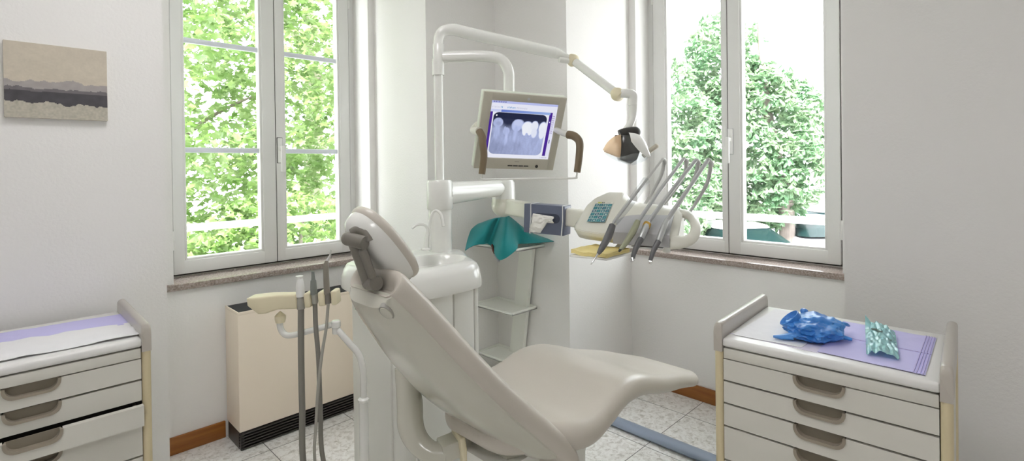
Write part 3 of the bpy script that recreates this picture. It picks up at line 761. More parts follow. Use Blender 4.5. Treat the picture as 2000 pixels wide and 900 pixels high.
# bezel = frame with an opening
b = B(); sw, sh_ = .1585, .1335; sx0, sy0 = .003, .009
fr = 0.
for x0, x1, y0, y1 in ((-w2, sx0 - sw, -h2, h2), (sx0 + sw, w2, -h2, h2), (sx0 - sw - .004, sx0 + sw + .004, sy0 + sh_, h2), (sx0 - sw - .004, sx0 + sw + .004, -h2, sy0 - sh_)):
    box(b, x0, x1, y0, y1, -.014, 0, .0025, 2, MB_)
link('bezel', b, MONB, t)
b = B(); box(b, -w2 - .002, w2 + .002, -h2 - .001, h2 + .002, -.045, -.012, .006, 3, MB_); link('housing', b, MONS, t, 'pale green-white rear housing')

def blob(x, y, cx, cy, rx, ry): return ((x - cx) / rx) ** 2 + ((y - cy) / ry) ** 2
def sst(a, c, x): x = min(1, max(0, (x - a) / (c - a))); return x * x * (3 - 2 * x)
rnd = random.Random(3)
icons = [(.03 + .0175 * i + (.06 if i > 8 else 0), rnd.random()) for i in range(26)]
def xray(x, y):
    """x 0..1 left-right, y 0..1 bottom-top within the film"""
    n = noise.noise(V((x * 5, y * 4, 1))) ; n2 = noise.noise(V((x * 26, y * 7, 3))); n3 = noise.noise(V((x * 40, y * 40, 6)))
    g = .50 + .10 * n + .07 * n2 + .03 * n3 - .10 * (1 - y) * (1 - x) + .06 * x
    gum = .62 + .05 * math.sin(x * 9) - .06 * math.exp(-((x - .26) / .08) ** 2)
    g *= 1 - .96 * sst(gum - .05, gum + .16, y)
    if y > .86: g *= .5
    def add(cx, cy, rx, ry, val, soft=.35):
        nonlocal g
        d = blob(x, y, cx, cy, rx, ry); k = 1 - sst(1 - soft, 1 + soft * .4, d); g = g * (1 - k) + val * k
    add(.10, .76, .095, .115, .62 + .1 * n2); add(.10, .55, .062, .22, .60 + .12 * n2, .8); add(.11, .74, .05, .05, .50, .8)
    add(.275, .56, .062, .10, .62 + .1 * n2); add(.29, .40, .038, .2, .66 + .1 * n2, .8); add(.24, .62, .02, .06, .6)
    add(.455, .71, .105, .15, .70 + .1 * n2); add(.48, .78, .10, .085, .74, .6); add(.45, .50, .05, .2, .64 + .1 * n2, .9)
    add(.655, .68, .115, .15, .97); add(.62, .60, .055, .13, .98); add(.715, .60, .05, .12, .97); add(.79, .72, .075, .13, .93); add(.80, .55, .06, .13, .90, .5)
    add(.955, .68, .085, .16, .97); add(.95, .55, .06, .15, .94, .4); add(.655, .50, .018, .05, .6, .7); add(.74, .46, .016, .05, .6, .7)
    add(.70, .86, .28, .03, .30 + .1 * n, 1.2) if False else None
    g = min(1, max(0, g)); c = V((.006, .010, .045)).lerp(V((.50, .57, .88)), min(1, g * 1.45)) if g < .69 else V((.50, .57, .88)).lerp(V((.93, .95, 1.0)), (g - .69) / .31)
    if blob(x, y, .055, .925, .014, .018) < 1: c = V((.95, .95, 1))
    return c
def screen(u, v):
    W_ = V((.86, .87, .98))
    if v > .955:
        c = V((.50, .54, .88))
        if .02 < u < .22 and .965 < v < .985 and math.sin(u * 420) > -.2: c = V((.12, .12, .35))
        return c
    if v > .845:
        c = V((.83, .84, .96))
        for iu, q in icons:
            if abs(u - iu) < .006 and abs(v - .885 - .006 * q) < .013:
                if .14 < iu < .36: c = V((.08, .28, .62)) if (int(u * 400) + int(v * 300)) % 3 else V((.35, .6, .85))
                else: c = V((.50, .50, .66)) if (int(u * 300) + int(v * 250)) % 2 else c
        return c
    if v > .805 and u < .90:
        return V((.62, .66, .93)) if u < .16 else V((.10, .16, .62)).lerp(V((.35, .50, .85)), u)
    if v < .07:
        c = V(W_)
        if .86 < u < .97 and .025 < v < .048 and math.sin(u * 330) > .1: c = V((.4, .4, .55))
        return c
    if u > .935:
        c = V((.80, .81, .95))
        if .945 < u < .975 and .48 < v < .80 and math.sin(v * 170) + math.sin(u * 300) > .5: c = V((.34, .24, .55))
        if .95 < u < .965 and .30 < v < .37: c = V((.1, .1, .3))
        return c
    if u < .042 or u > .885:
        c = V((.070, .020, .30))
        if .905 < u < .918 and .67 < v < .69: c = V((.8, .8, .95))
        return c
    x = (u - .06) / .80; y = (v - .075) / .725
    # rounded film on white
    r_ = .10; dx = max(abs(x - .5) - (.5 - r_), 0); dy = max(abs(y - .5) * .9 - (.45 - r_), 0)
    if x < 0 or x > 1 or math.hypot(dx, dy) > r_: return V((.86, .88, .97))
    return xray(x, y)
colored('screen', lambda u, v: mp(sx0 - sw - .002 + (2 * sw + .004) * u, sy0 - sh_ - .002 + (2 * sh_ + .004) * v, -.0045), screen, 230, 190, SCREEN, t, label='lit screen with a blue grey x-ray of teeth')
b = B()
for k in range(4): box(b, -.037 + k * .0265, -.013 + k * .0265, -.163, -.1575, -.003, .0018, .0015, 2, MB_)
link('button', b, BLACK, t)
b = B(); lathe(b, [(0, -.003), (.0075, -.003), (.0075, .002), (0, .002)], MB_ @ Matrix.Translation((.108, -.160, 0)), 18); link('power_button', b, BLACK, t)
b = B(); lathe(b, [(0, -.003), (.0068, -.003), (.0068, .001), (0, .001)], MB_ @ Matrix.Translation((.012, .159, 0)), 18); link('camera_eye', b, SILV, t)
b = B(); box(b, -.005, .017, -.1405, -.1385, -.001, .0006, 0, 2, MB_); link('maker_mark', b, mat('grey print', (.30, .28, .24), .6), t)
# carrying frame with two brown grips
b = B(); fr_pts = [D_ for D_ in ()]
L0, L1, L2, L3 = V((1.5300, 1.7680, 1.6170)), V((1.4610, 1.6520, 1.6030)), V((1.4510, 1.6190, 1.5480)), V((1.4400, 1.6150, 1.4190))
R0, R1, R2, R3 = V((1.7870, 1.4670, 1.6000)), V((1.7650, 1.4040, 1.5870)), V((1.7560, 1.3420, 1.5480)), V((1.7230, 1.3310, 1.4220))
tube(b, [L3, V((1.4390, 1.6150, 1.4060)), V((1.4500, 1.6050, 1.3970)), V((1.5750, 1.4790, 1.3970)), V((1.7090, 1.3450, 1.3970)), V((1.7210, 1.3330, 1.4050)), R3], .0042, 10, 5); link('handle_rod', b, WENAM, t)
b = B(); tube(b, [L1 + (L1 - L2) * .0, V((1.4570, 1.6280, 1.5750)), L2, V((1.4500, 1.6120, 1.4940)), L3], [.016, .016, .0155, .0155, .0145], 16, 6, 1.0); link('grip', b, BROWN, t, 'brown foam grip')
b = B(); tube(b, [V((1.7620, 1.4070, 1.5850)), V((1.7610, 1.3720, 1.5760)), R2, V((1.7380, 1.3310, 1.4890)), R3], [.018, .018, .0165, .0155, .0145], 16, 6); link('grip', b, BROWN, t, 'brown foam grip')
b = B(); tube(b, [mp(-w2 + .0, .02, -.03), L0, L1], [.015, .018, .017], 14, 4); link('handle_socket', b, CREAM2, t)
b = B(); tube(b, [mp(w2 - .02, .02, -.02), R0, V((1.7650, 1.4040, 1.5850))], [.013, .014, .016], 14, 4); link('handle_socket', b, CREAM2, t)

# ------------------------------------------------------------------ instrument tray on the low arm
t = thing('instrument_tray', 'cream dental instrument tray with keypad on a white arm by the right window', 'instrument tray', (1.945, 1.178, 1.186), R(-70))
E0, E1 = V((PX + .03, PY + .005, 1.322)), V((1.9830, 2.0470, 1.3330))
b = B(); tube(b, [E0, E0.lerp(E1, .5), E1], [.058, .050, .044], 22, 3, 1.0); link('upper_arm', b, WENAM, t)
EC = V((E1.x, E1.y, 0))
b = B(); lathe(b, [(0, 1.385), (.050, 1.380), (.064, 1.36), (.066, 1.272), (.0, 1.272)], Matrix.Translation(EC), 30); link('elbow', b, WENAM, t)
b = B(); ball(b, (E1.x, E1.y, 1.235), (.068, .068, .066)); lathe(b, [(0, 1.272), (.064, 1.272), (.066, 1.235), (0, 1.235)], Matrix.Translation(EC), 30); link('lower_knuckle', b, CREAM2, t)
E2, E3 = V((1.9810, 2.0190, 1.2290)), V((1.9170, 1.4170, 1.1980))
b = B(); d_ = E3 - E2; box(b, -.042, .042, -.03, .03, 0, d_.length, .012, 3, axis(E2, d_, (0, 0, 1)) @ Matrix.Rotation(PI / 2, 4, 'Z')); link('lower_arm', b, CREAM2, t)
# body, built in the tray's own axes: x to the right, y to the back, z up
tl = lambda name, bm, m, par=None, lab=None: link(name, bm, m, par or t, lab, local=True)
TM = chain(t)
# stations along x: (x, front_y, front_top_z, back_y, back_top_z, bottom_z)
st = [(-.268, -.03, .000, .05, .020, -.015), (-.260, -.075, .000, .07, .045, -.035), (-.240, -.105, -.004, .09, .085, -.05), (-.205, -.120, -.010, .10, .115, -.055), (-.15, -.128, -.014, .105, .140, -.058), (-.075, -.130, -.02, .105, .140, -.064), (-.045, -.130, -.022, .105, .105, -.068), (.0, -.130, -.024, .105, .092, -.07), (.10, -.130, -.026, .105, .085, -.072), (.155, -.122, -.026, .10, .08, -.068), (.18, -.105, -.022, .09, .065, -.055)]
b = B(); rings = []
for x, fy, fz, by, bz, zb in st:
    sec = [(fy, zb + .02), (fy - .004, fz - .006), (fy + .008, fz + .006), (fy + (by - fy) * .35, fz + (bz - fz) * .42), (fy + (by - fy) * .62, fz + (bz - fz) * .80), (fy + (by - fy) * .80, bz - .003), (by - .012, bz), (by, bz - .014), (by, zb + .02), (by - .02, zb), (fy + .03, zb)]
    rings.append([V((x, y, z)) for y, z in sec])
skin(b, rings); bmesh.ops.bevel(b, geom=[e for e in b.edges], offset=.003, segments=2, affect='EDGES'); tl('tray_body', b, CREAM2)
# handle ear at the right: an open loop
b = B(); tube(b, [(.150, .07, .050), (.19, .06, .052), (.225, .02, .030), (.238, -.03, -.002), (.228, -.075, -.030), (.195, -.105, -.044), (.15, -.112, -.045)], [.036, .030, .023, .021, .022, .027, .034], 16, 6, .6, up=(0, 0, 1)); tl('grip_loop', b, CREAM2)
# grey mat on the front slope
b = B()
def matf(u, v):
    x = -.075 + .225 * u; q = (v - .22) / .78
    if v < .22: return V((x, -.139 + .002 * v, -.060 + .048 * v / .22 - .004 * u))
    return V((x, -.138 + .135 * q, -.012 + .066 * q + .008 * math.sin(q * PI) - .004 * u))
grid(b, matf, 16, 18, .004); tl('silicone_mat', b, SLATE, lab='grey silicone mat')
# keypad
def kf(u, v): return V((-.200 + .078 * u + .016 * v, -.092 + .100 * v, .022 + .080 * v))
def keys(u, v):
    base = V((.72, .71, .63))
    if v > .90:
        if .12 < u < .52 and .92 < v < .985: return V((.55, .60, .10)) if u < .28 else (V((.62, .62, .25)) if u < .36 else V((.10, .13, .10)) if math.sin(u * 90) > -.2 else base)
        if .6 < u < .85 and .92 < v < .975 and math.sin(u * 80) > 0: return V((.45, .45, .42))
        return base
    r_ = int((v) / .9 * 6); c = int(u * 4)
    fv = (v / .9 * 6) % 1; fu = (u * 4) % 1
    if .12 < fu < .92 and .12 < fv < .88:
        k = V((.015, .17, .21)) if (r_ + c) % 3 else V((.03, .10, .17))
        if blob(fu, fv, .5, .5, .22, .18) < 1: k = V((.50, .62, .60)) if (r_ * 3 + c) % 2 else V((.10, .38, .40))
        return k
    return V((.38, .50, .48)) if r_ > 0 else V((.30, .50, .50))
kp = colored('keypad', kf, keys, 48, 60, KEYM, t, local=True, label='teal keypad')
# whip arms, instrument rests and underside fittings
def w2p(*p): return [V(q) for q in p]
whips = [w2p((2.0870, 1.1360, 1.4730), (2.1100, 1.1410, 1.4570), (2.1250, 1.1680, 1.3940), (2.0920, 1.2150, 1.2900), (2.0230, 1.2270, 1.2240)),
         w2p((2.1550, 1.0690, 1.4760), (2.1800, 1.0720, 1.4550), (2.1990, 1.0940, 1.3930), (2.1490, 1.1570, 1.2770), (2.0450, 1.1760, 1.2070)),
         w2p((2.1640, 1.0160, 1.4700), (2.1880, 1.0210, 1.4500), (2.2030, 1.0470, 1.3820), (2.1540, 1.1100, 1.2440), (2.0480, 1.1160, 1.1730)),
         w2p((2.1730, 0.9650, 1.4690), (2.1980, 0.9680, 1.4450), (2.2140, 0.9940, 1.3590), (2.1740, 1.0470, 1.2460), (2.0770, 1.0590, 1.1810))]
for wp in whips:
    b = B(); tube(b, wp, [.0075, .009, .0085, .007, .006], 10, 6); wh = link('whip_arm', b, WHIP, t, 'silver grey whip arm')
    b = B(); ball(b, wp[1] + V((.004, -.003, .004)), (.009, .009, .016)); link('whip_tip', b, WPLAST, wh)
b = B(); lathe(b, [(0, -.05), (.016, -.048), (.017, 0), (0, .0)], Matrix.Translation((.115, .02, -.06)), 18); tl('underside_knob', b, WPLAST)
b = B(); box(b, -.005, .125, -.135, -.055, -.075, -.068, .003); tl('rest_bar', b, WPLAST)
# side tray under the keypad
b = B()
q = [V((1.6480, 1.3180, 1.0970)), V((1.6730, 1.1510, 1.0700)), V((1.8750, 1.1610, 1.0850)), V((1.8500, 1.3280, 1.1060))]
zt = 1.085
poly = [(p.x, p.y) for p in q]
prism(b, poly, zt - .008, zt, .003); link('side_shelf', b, WPLAST, t)
b = B(); tube(b, [V((*(V(poly[3]).lerp(V(poly[2]), .5)), zt - .004)), V((1.8860, 1.2210, 1.1140))], .012, 12, 1); link('shelf_bracket', b, WPLAST, t)

# yellow cloth folded on that shelf
def ycl(u, v):
    p = V((*poly[0], 0)) * (1 - u) * (1 - v) + V((*poly[1], 0)) * u * (1 - v) + V((*poly[2], 0)) * u * v + V((*poly[3], 0)) * (1 - u) * v
    return p
t2 = thing('yellow_cloth', 'folded yellow cloth on the shelf under the keypad', 'cloth', (*ycl(.5, .5)[:2], zt))
b = B()
for k in range(3):
    def yf(u, v, k=k):
        p = ycl(.02 + .93 * u, .03 + .92 * v); p.z = zt + .002 + .0055 * k + .004 * (1 + noise.noise(V((u * 4, v * 4, k * .1)))) + (.012 if True else 0) * max(0, .25 - u) * 2 + (.0)
        return p
    grid(b, yf, 16, 16, .0045)
link('folded_layers', b, YELC, t2)

# handpieces resting on the tray
def handpiece(name, label, parts, group='instruments on the tray'):
    p0 = V(parts[0][1][0]); tt_ = thing(name, label, 'dental instrument', p0, 0, group)
    for pn, pts, rad, m_, fl in parts:
        b = B(); tube(b, [V(p) for p in pts], rad, 12, 5, fl); link(pn, b, m_, tt_)
    return tt_
handpiece('air_water_syringe', 'grey air water syringe in a clear sleeve, nearest the keypad', [
    ('grip', [(1.7400, 1.1700, 1.2080), (1.7020, 1.1650, 1.1670), (1.6580, 1.1660, 1.1260), (1.6400, 1.1700, 1.1060)], [.0135, .016, .012, .006], HPG, 1.),
    ('needle', [(1.6400, 1.1700, 1.1080), (1.6160, 1.1730, 1.0850), (1.6030, 1.1780, 1.0700)], [.0045, .003, .0022], CHROME, 1.),
    ('hose', [(1.7410, 1.1690, 1.2140), (1.9010, 1.1520, 1.3370), (2.0810, 1.1350, 1.4700)], .0055, WHIP, 1.),
    ('sleeve', [(1.7460, 1.1640, 1.2160), (1.8220, 1.1450, 1.2860), (1.9450, 1.1360, 1.3830)], [.012, .016, .017], SLEEVE, 1.)])
handpiece('ultrasonic_scaler', 'olive grey ultrasonic scaler handpiece, second instrument from the keypad', [
    ('grip', [(1.8210, 1.1030, 1.2220), (1.7800, 1.1010, 1.1850), (1.7330, 1.1050, 1.1430), (1.7000, 1.1100, 1.1210)], [.011, .014, .011, .006], OLIVE, 1.),
    ('tip', [(1.7020, 1.1080, 1.1230), (1.6930, 1.1100, 1.1160)], [.005, .004], BLACK, 1.),
    ('hose', [(1.8210, 1.1030, 1.2200), (1.9780, 1.0880, 1.3440), (2.1480, 1.0680, 1.4740)], .0078, SILV, 1.)])
handpiece('dental_drill', 'grey drill handpiece with an amber ring and bent head, third from the keypad', [
    ('grip', [(1.8490, 1.0750, 1.2170), (1.8130, 1.0680, 1.1880), (1.7830, 1.0690, 1.1550)], [.012, .0145, .013], SILV, 1.),
    ('ring', [(1.8450, 1.0740, 1.2120), (1.8300, 1.0720, 1.1990)], .0155, GOLD, 1.),
    ('neck', [(1.7850, 1.0680, 1.1590), (1.7540, 1.0700, 1.1300), (1.7370, 1.0730, 1.1020), (1.7310, 1.0720, 1.0870)], [.0125, .011, .009, .008], HPG, 1.),
    ('head', [(1.7280, 1.0750, 1.0910), (1.7260, 1.0690, 1.0780)], .009, CHROME, 1.),
    ('hose', [(1.8490, 1.0750, 1.2150), (2.0000, 1.0530, 1.3330), (2.1580, 1.0160, 1.4680)], .0085, SILV, 1.)])
handpiece('dental_drill', 'dark grey drill handpiece with a ribbed grip and bent head, farthest from the keypad', [
    ('grip', [(1.8940, 1.0160, 1.2260), (1.8540, 1.0130, 1.1890), (1.8140, 1.0110, 1.1450)], [.010, .0125, .0115], SILV, 1.),
    ('neck', [(1.8150, 1.0090, 1.1510), (1.7880, 1.0140, 1.1200), (1.7720, 1.0160, 1.0940), (1.7650, 1.0170, 1.0810)], [.0115, .010, .0085, .0075], HPG, 1.),
    ('head', [(1.7620, 1.0190, 1.0770), (1.7640, 1.0100, 1.0760)], .0085, CHROME, 1.),
    ('hose', [(1.8940, 1.0160, 1.2240), (2.0170, 0.9930, 1.3340), (2.1660, 0.9650, 1.4670)], .0090, SILV, 1.)])

# glove box strapped to the low arm
g0, g1 = V((1.8220, 1.7390, 1.1970)), V((1.8840, 1.5350, 1.1880))
gx = (g1 - g0); gl = gx.length; gx.normalize(); gz = V((0, 0, 1)); gz = (gz - gx * gz.dot(gx)).normalized(); gy = gz.cross(gx)
GM = basis(g0 + gy * .0, gx, gy, gz)
t = thing('glove_box', 'slate blue box of latex gloves strapped to the low arm', 'glove box', g0)
b = B(); 
hgt = .070; dep = .085
def stad(k=14, grow=0.):
    p = []
    cx0, cx1, r_ = .075, gl - .045, .022 + grow
    for i in range(k + 1): a = PI / 2 + PI * i / k; p.append((cx0 + r_ * math.cos(a), .008 + r_ * math.sin(a)))
    for i in range(k + 1): a = -PI / 2 + PI * i / k; p.append((cx1 + r_ * math.cos(a), .008 + r_ * math.sin(a)))
    return p
box(b, 0, gl, 0.0, dep, -hgt, hgt, .003, 2, GM); link('carton', b, BOXB, t)
b = B(); prism(b, stad(), 0, .002, 0, GM @ basis((0, -.0002, 0), (1, 0, 0), (0, 0, 1), (0, -1, 0))); link('opening', b, mat('box interior', (.05, .06, .09), .8), t)
b = B()
def glf(u, v):
    x = .052 + (gl - .105) * u + .012 * noise.noise(V((u * 3, v * 3, 2))); zt_ = .026 - .008 * u; zb_ = (-.066 if u < .45 else -.066 + (u - .45) / .25 * .052 if u < .7 else -.014)
    x += -.012 * (1 - v) * (1 - u)
    return GM @ V((x, -.006 - .016 * math.sin(PI * v) * (.6 + .4 * noise.noise(V((u * 5, v * 5, 1)))) - .006 * noise.noise(V((u * 9, v * 9, 4))), zb_ + (zt_ - zb_) * v))
NU, NV = 22, 18
skin(b, [[glf(i / NU, j / NV) for j in range(NV + 1)] + [glf(i / NU, j / NV) + gy * .004 for j in range(NV, -1, -1)] for i in range(NU + 1)]); link('protruding_glove', b, LATEX, t, 'white latex glove pulled half out')
b = B()
for xx in (.035, gl - .012):
    tube(b, [GM @ V(p) for p in ((xx, -.002, -hgt - .002), (xx + .004, -.002, 0), (xx + .002, -.002, hgt + .002), (xx + .006, dep + .002, hgt + .002), (xx, dep + .002, -hgt - .002), (xx, -.002, -hgt - .002))], .0026, 8, 1)
link('elastic_strap', b, ELAST, t, 'white elastic straps')

# ------------------------------------------------------------------ corner shelf tower with green drape
t = thing('corner_shelf', 'small white corner shelf tower with three trays behind the dental unit', 'shelf', (2.2, 2.3, 0))
b = B()
def plank(xf, pts):
    rings = [[V((xf, y - .055, z)), V((xf, y + .055, z)), V((xf + .018, y + .055, z)), V((xf + .018, y - .055, z))] for y, z in pts]
    skin(b, rings)
plank(2.325, [(2.20, .965), (2.345, .0)]); link('back_plank', b, SHELFW, t)
b = B(); rings = [[V((2.318, y - .062, z)), V((2.318, y - .055, z)), V((2.345, y - .055, z)), V((2.345, y - .062, z))] for y, z in ((2.20, .965), (2.345, 0))]
skin(b, rings); link('plank_flange', b, SHELFW, t)
def stray(cx, cy, z, w, d):
    b = B(); x1, y0 = 2.35, cy
    box(b, cx, x1, cy, 2.49, z, z + .006)
    box(b, cx - .0, x1, cy, cy + .006, z, z + .02, .002); box(b, cx, cx + .006, cy, 2.49, z, z + .02, .002); box(b, x1 - .006, x1, cy, 2.49, z, z + .02, .002); box(b, cx, x1, 2.484, 2.49, z, z + .02, .002)
    return link('tray_shelf', b, SHELFW, t)
stray(2.13, 2.14, .565, 0, 0); stray(2.10, 2.07, .955, 0, 0); stray(2.16, 2.22, .25, 0, 0)

# green surgical drape thrown over the top tray
cz = .985
prow = [((912, 484, 3.0), (935, 478, 3.02), (960, 474, 3.0), (985, 503, 2.92), (1012, 476, 2.94), (1045, 470, 3.05), (1078, 470, 3.12))]
def ray_pt(p): return V(p)
dr = [[(1.9360, 2.3300, 0.9590), (1.9430, 2.2680, 0.9920), (1.9850, 2.2260, 1.0000), (2.0290, 2.2090, 0.9900), (1.9700, 2.0700, 0.9280), (2.0490, 2.0190, 0.9810), (2.1390, 2.0850, 0.9980), (2.1790, 2.0450, 1.0010), (2.3530, 1.9980, 0.9980)],
      [(1.9890, 2.3630, 1.0260), (1.9840, 2.2830, 1.0420), (2.0030, 2.2220, 1.0520), (2.0540, 2.2130, 1.0380), (1.9880, 2.0670, 1.0120), (2.0620, 2.0630, 1.0270), (2.1630, 2.1040, 1.0360), (2.2090, 2.0570, 1.0290), (2.3690, 2.0520, 1.0060)],
      [(2.0330, 2.3760, 1.0760), (2.0350, 2.2890, 1.0980), (2.0490, 2.2330, 1.1090), (2.1040, 2.2340, 1.0950), (2.0320, 2.0940, 1.0830), (2.1010, 2.1100, 1.0870), (2.1950, 2.1430, 1.0840), (2.2180, 2.1060, 1.0640), (2.3480, 2.1170, 1.0220)],
      [(2.1000, 2.3660, 1.0990), (2.1060, 2.3030, 1.1240), (2.1210, 2.2600, 1.1410), (2.1500, 2.2450, 1.1430), (2.1160, 2.1660, 1.1600), (2.1610, 2.1770, 1.1490), (2.2320, 2.2050, 1.1200), (2.2730, 2.1920, 1.0830), (2.3540, 2.1950, 1.0300)],
      [(2.2140, 2.4480, 0.9740), (2.2250, 2.4100, 1.0260), (2.2320, 2.3600, 1.0780), (2.2300, 2.3200, 1.1060), (2.2350, 2.2880, 1.1210), (2.2670, 2.2840, 1.1120), (2.3030, 2.2750, 1.0770), (2.3400, 2.2660, 1.0360), (2.3860, 2.2480, 0.9900)]]
def bil(tbl):
    rows = [smooth_pts([V(p) for p in r_], 5) for r_ in tbl]
    cols = [smooth_pts([r_[i] for r_ in rows], 5) for i in range(len(rows[0]))]
    return cols
cols_ = bil(dr); b = B(); tt = B()
vs = [[tt.verts.new(p + V((0, 0, .002 * noise.noise(p * 30)))) for p in c_] for c_ in cols_]
for i in range(len(vs) - 1):
    for j in range(len(vs[0]) - 1): tt.faces.new((vs[i][j], vs[i + 1][j], vs[i + 1][j + 1], vs[i][j + 1]))
bmesh.ops.recalc_face_normals(tt, faces=tt.faces); bmesh.ops.solidify(tt, geom=list(tt.faces), thickness=.0035); merge(b, tt)
tag(link('surgical_drape', b, TEAL, ang=50), 'teal green cloth drape hanging over the top corner shelf', 'cloth')
# small cable with a grey plug hanging from under the drape
t = thing('cable', 'short dark cable with grey plug hanging below the teal drape', 'cable', (2.0110, 2.1710, 0.9870))
b = B(); tube(b, [V(p) for p in ((2.0160, 2.1800, 0.9980), (2.0060, 2.1620, 0.9710), (2.0070, 2.1460, 0.9460))], .006, 10, 4); link('cord', b, mat('dark red cord', (.10, .03, .02), .5), t)
b = B(); tube(b, [V(p) for p in ((2.0050, 2.1480, 0.9490), (2.0080, 2.1310, 0.9270), (2.0090, 2.1150, 0.9090))], [.008, .009, .006], 10, 3); link('plug', b, mat('grey plug', (.33, .33, .36), .5), t)

# ------------------------------------------------------------------ suction holder on its swing arm with three suction hoses
t = thing('suction_holder', 'cream suction tube holder on a bent white swing arm', 'suction holder', (0.7430, 1.8700, 0.9520))
def sd_(x, y, d): return V((0, 0, 0))
h0, h1 = V((0.6520, 1.9760, 0.9630)), V((0.8660, 1.7620, 0.9880))
hx = (h1 - h0).normalized(); hz = V((0, 0, 1)); hz = (hz - hx * hz.dot(hx)).normalized(); hy = hz.cross(hx)
HM = basis(h0, hx, hy, hz); u_ = 1.86 / 1002.8
b = B(); rings = []
for x, hh, dp, zo, yo in ((-.014, .008, .022, .020, 0), (-.008, .014, .033, .016, 0), (.028, .030, .038, .0, 0), (.052, .031, .038, .0, 0), (.092, .026, .030, .004, 0), (.12, .026, .027, .002, 0), (.15, .026, .027, .0, 0), (.160, .026, .027, 0, 0), (.1645, .020, .022, 0, 0)):
    rings.append([V((x, y, z + zo)) for y, z in [(w, h) for w, h in rounded(dp, -hh, hh, min(hh, dp) * .26, 3)]])
skin(b, rings, True); bmesh.ops.transform(b, matrix=HM, verts=b.verts); link('holder_body', b, CREAM, t)
for x0, x1 in ((.189, .212), (.240, .264), (.286, .306)):
    b = B(); box(b, x0, x1, -.027, .027, -.026, .026, .0065, 3, HM); link('holder_block', b, CREAM, t)
b = B(); box(b, .15, .30, .008, .02, -.015, .01, .003, 2, HM); link('holder_spine', b, GREYL, t)
b = B(); lathe(b, [(0, -.03), (.016, -.03), (.019, -.018), (.019, -.006), (.013, .0), (.0, .012)], Matrix.Translation(V((0.7170, 1.9100, 0.9260))), 20); link('ball_socket', b, CREAM, t)
b = B(); tube(b, [V(p) for p in ((0.7160, 1.9110, 0.9280), (0.7160, 1.9110, 0.8840), (0.7240, 1.9030, 0.8570), (0.7400, 1.8860, 0.8480), (0.7720, 1.8540, 0.8570), (0.8110, 1.8150, 0.8710), (0.8540, 1.7730, 0.8870))], .0105, 16, 6); link('upper_arm', b, WENAM, t)
b = B(); jc = V((0.8590, 1.7670, 0.8830)); lathe(b, [(0, -.03), (.013, -.03), (.014, -.008), (.0165, -.006), (.0165, .014), (.012, .018), (0, .018)], Matrix.Translation(jc), 20); link('arm_joint', b, WENAM, t)
b = B(); tube(b, [V(p) for p in ((0.8610, 1.7650, 0.8700), (0.8890, 1.7360, 0.8230), (0.9110, 1.7140, 0.7870), (0.9220, 1.7020, 0.7520), (0.9270, 1.6970, 0.6960), (0.9260, 1.6980, 0.6160))], [.011, .0115, .012, .012, .0115, .011], 16, 6); link('lower_arm', b, WENAM, t)
pb = V((0.9260, 1.6980, 0.6160))
b = B(); lathe(b, [(0, 0), (.0165, 0), (.0165, pb.z - .012), (.020, pb.z - .010), (.020, pb.z - .001), (.014, pb.z + .004), (0, pb.z + .004)], Matrix.Translation((pb.x, pb.y, 0)), 20); 
lathe(b, [(0, 0), (.06, 0), (.06, .012), (.02, .02), (0, .02)], Matrix.Translation((pb.x, pb.y, 0)), 24); link('floor_post', b, WENAM, t)

def suction(name, label, tip, hose, group='suction hoses in the cream holder'):
    tt_ = thing(name, label, 'suction hose', V(tip[0][1][0]), 0, group)
    for pn, pts, rad, m_ in tip:
        b = B(); tube(b, [V(p) for p in pts], rad, 14, 3); link(pn, b, m_, tt_)
    b = B(); tube(b, [V(p) for p in hose[0]], hose[1], 14, 6); link('hose', b, hose[2], tt_)
UY = (1.045, 1.80, .10)
suction('suction_hose', 'thick grey suction hose with a white nozzle in the cream holder', [
    ('nozzle', [(0.7640, 1.8430, 0.9920), (0.7630, 1.8440, 1.0270), (0.7630, 1.8440, 1.0490), (0.7620, 1.8450, 1.0560), (0.7620, 1.8450, 1.0660)], [.0155, .0145, .011, .0095, .013], WPLAST),
    ('connector', [(0.7640, 1.8430, 0.9940), (0.7640, 1.8410, 0.9480)], .0135, GREYL)],
    ([(0.7640, 1.8410, 0.9500), (0.7600, 1.8370, 0.7710), (0.7580, 1.8300, 0.5900), (0.7560, 1.8240, 0.4100), (.78, 1.80, .17), (.84, 1.80, .06), (.95, 1.82, .05), (1.08, 1.84, .06)], .0108, GREYT))
suction('suction_hose', 'grey suction hose with a stepped grey nozzle, middle of the cream holder', [
    ('nozzle', [(0.7980, 1.8090, 0.9990), (0.7970, 1.8090, 1.0260), (0.7970, 1.8100, 1.0480), (0.7970, 1.8100, 1.0540), (0.7960, 1.8110, 1.0820)], [.012, .0115, .010, .007, .005], mat('slate nozzle', (.20, .215, .20), .4)),
    ('connector', [(0.7990, 1.8070, 1.0010), (0.8000, 1.8060, 0.9670)], .0105, GREYL)],
    ([(0.8000, 1.8060, 0.9710), (0.8010, 1.8040, 0.8790), (0.8040, 1.7930, 0.7700), (0.8040, 1.7840, 0.5890), (0.8070, 1.7720, 0.4090), (.86, 1.72, .17), (.90, 1.74, .06), (.97, 1.77, .04), (1.08, 1.80, .05)], .0082, GREYT))
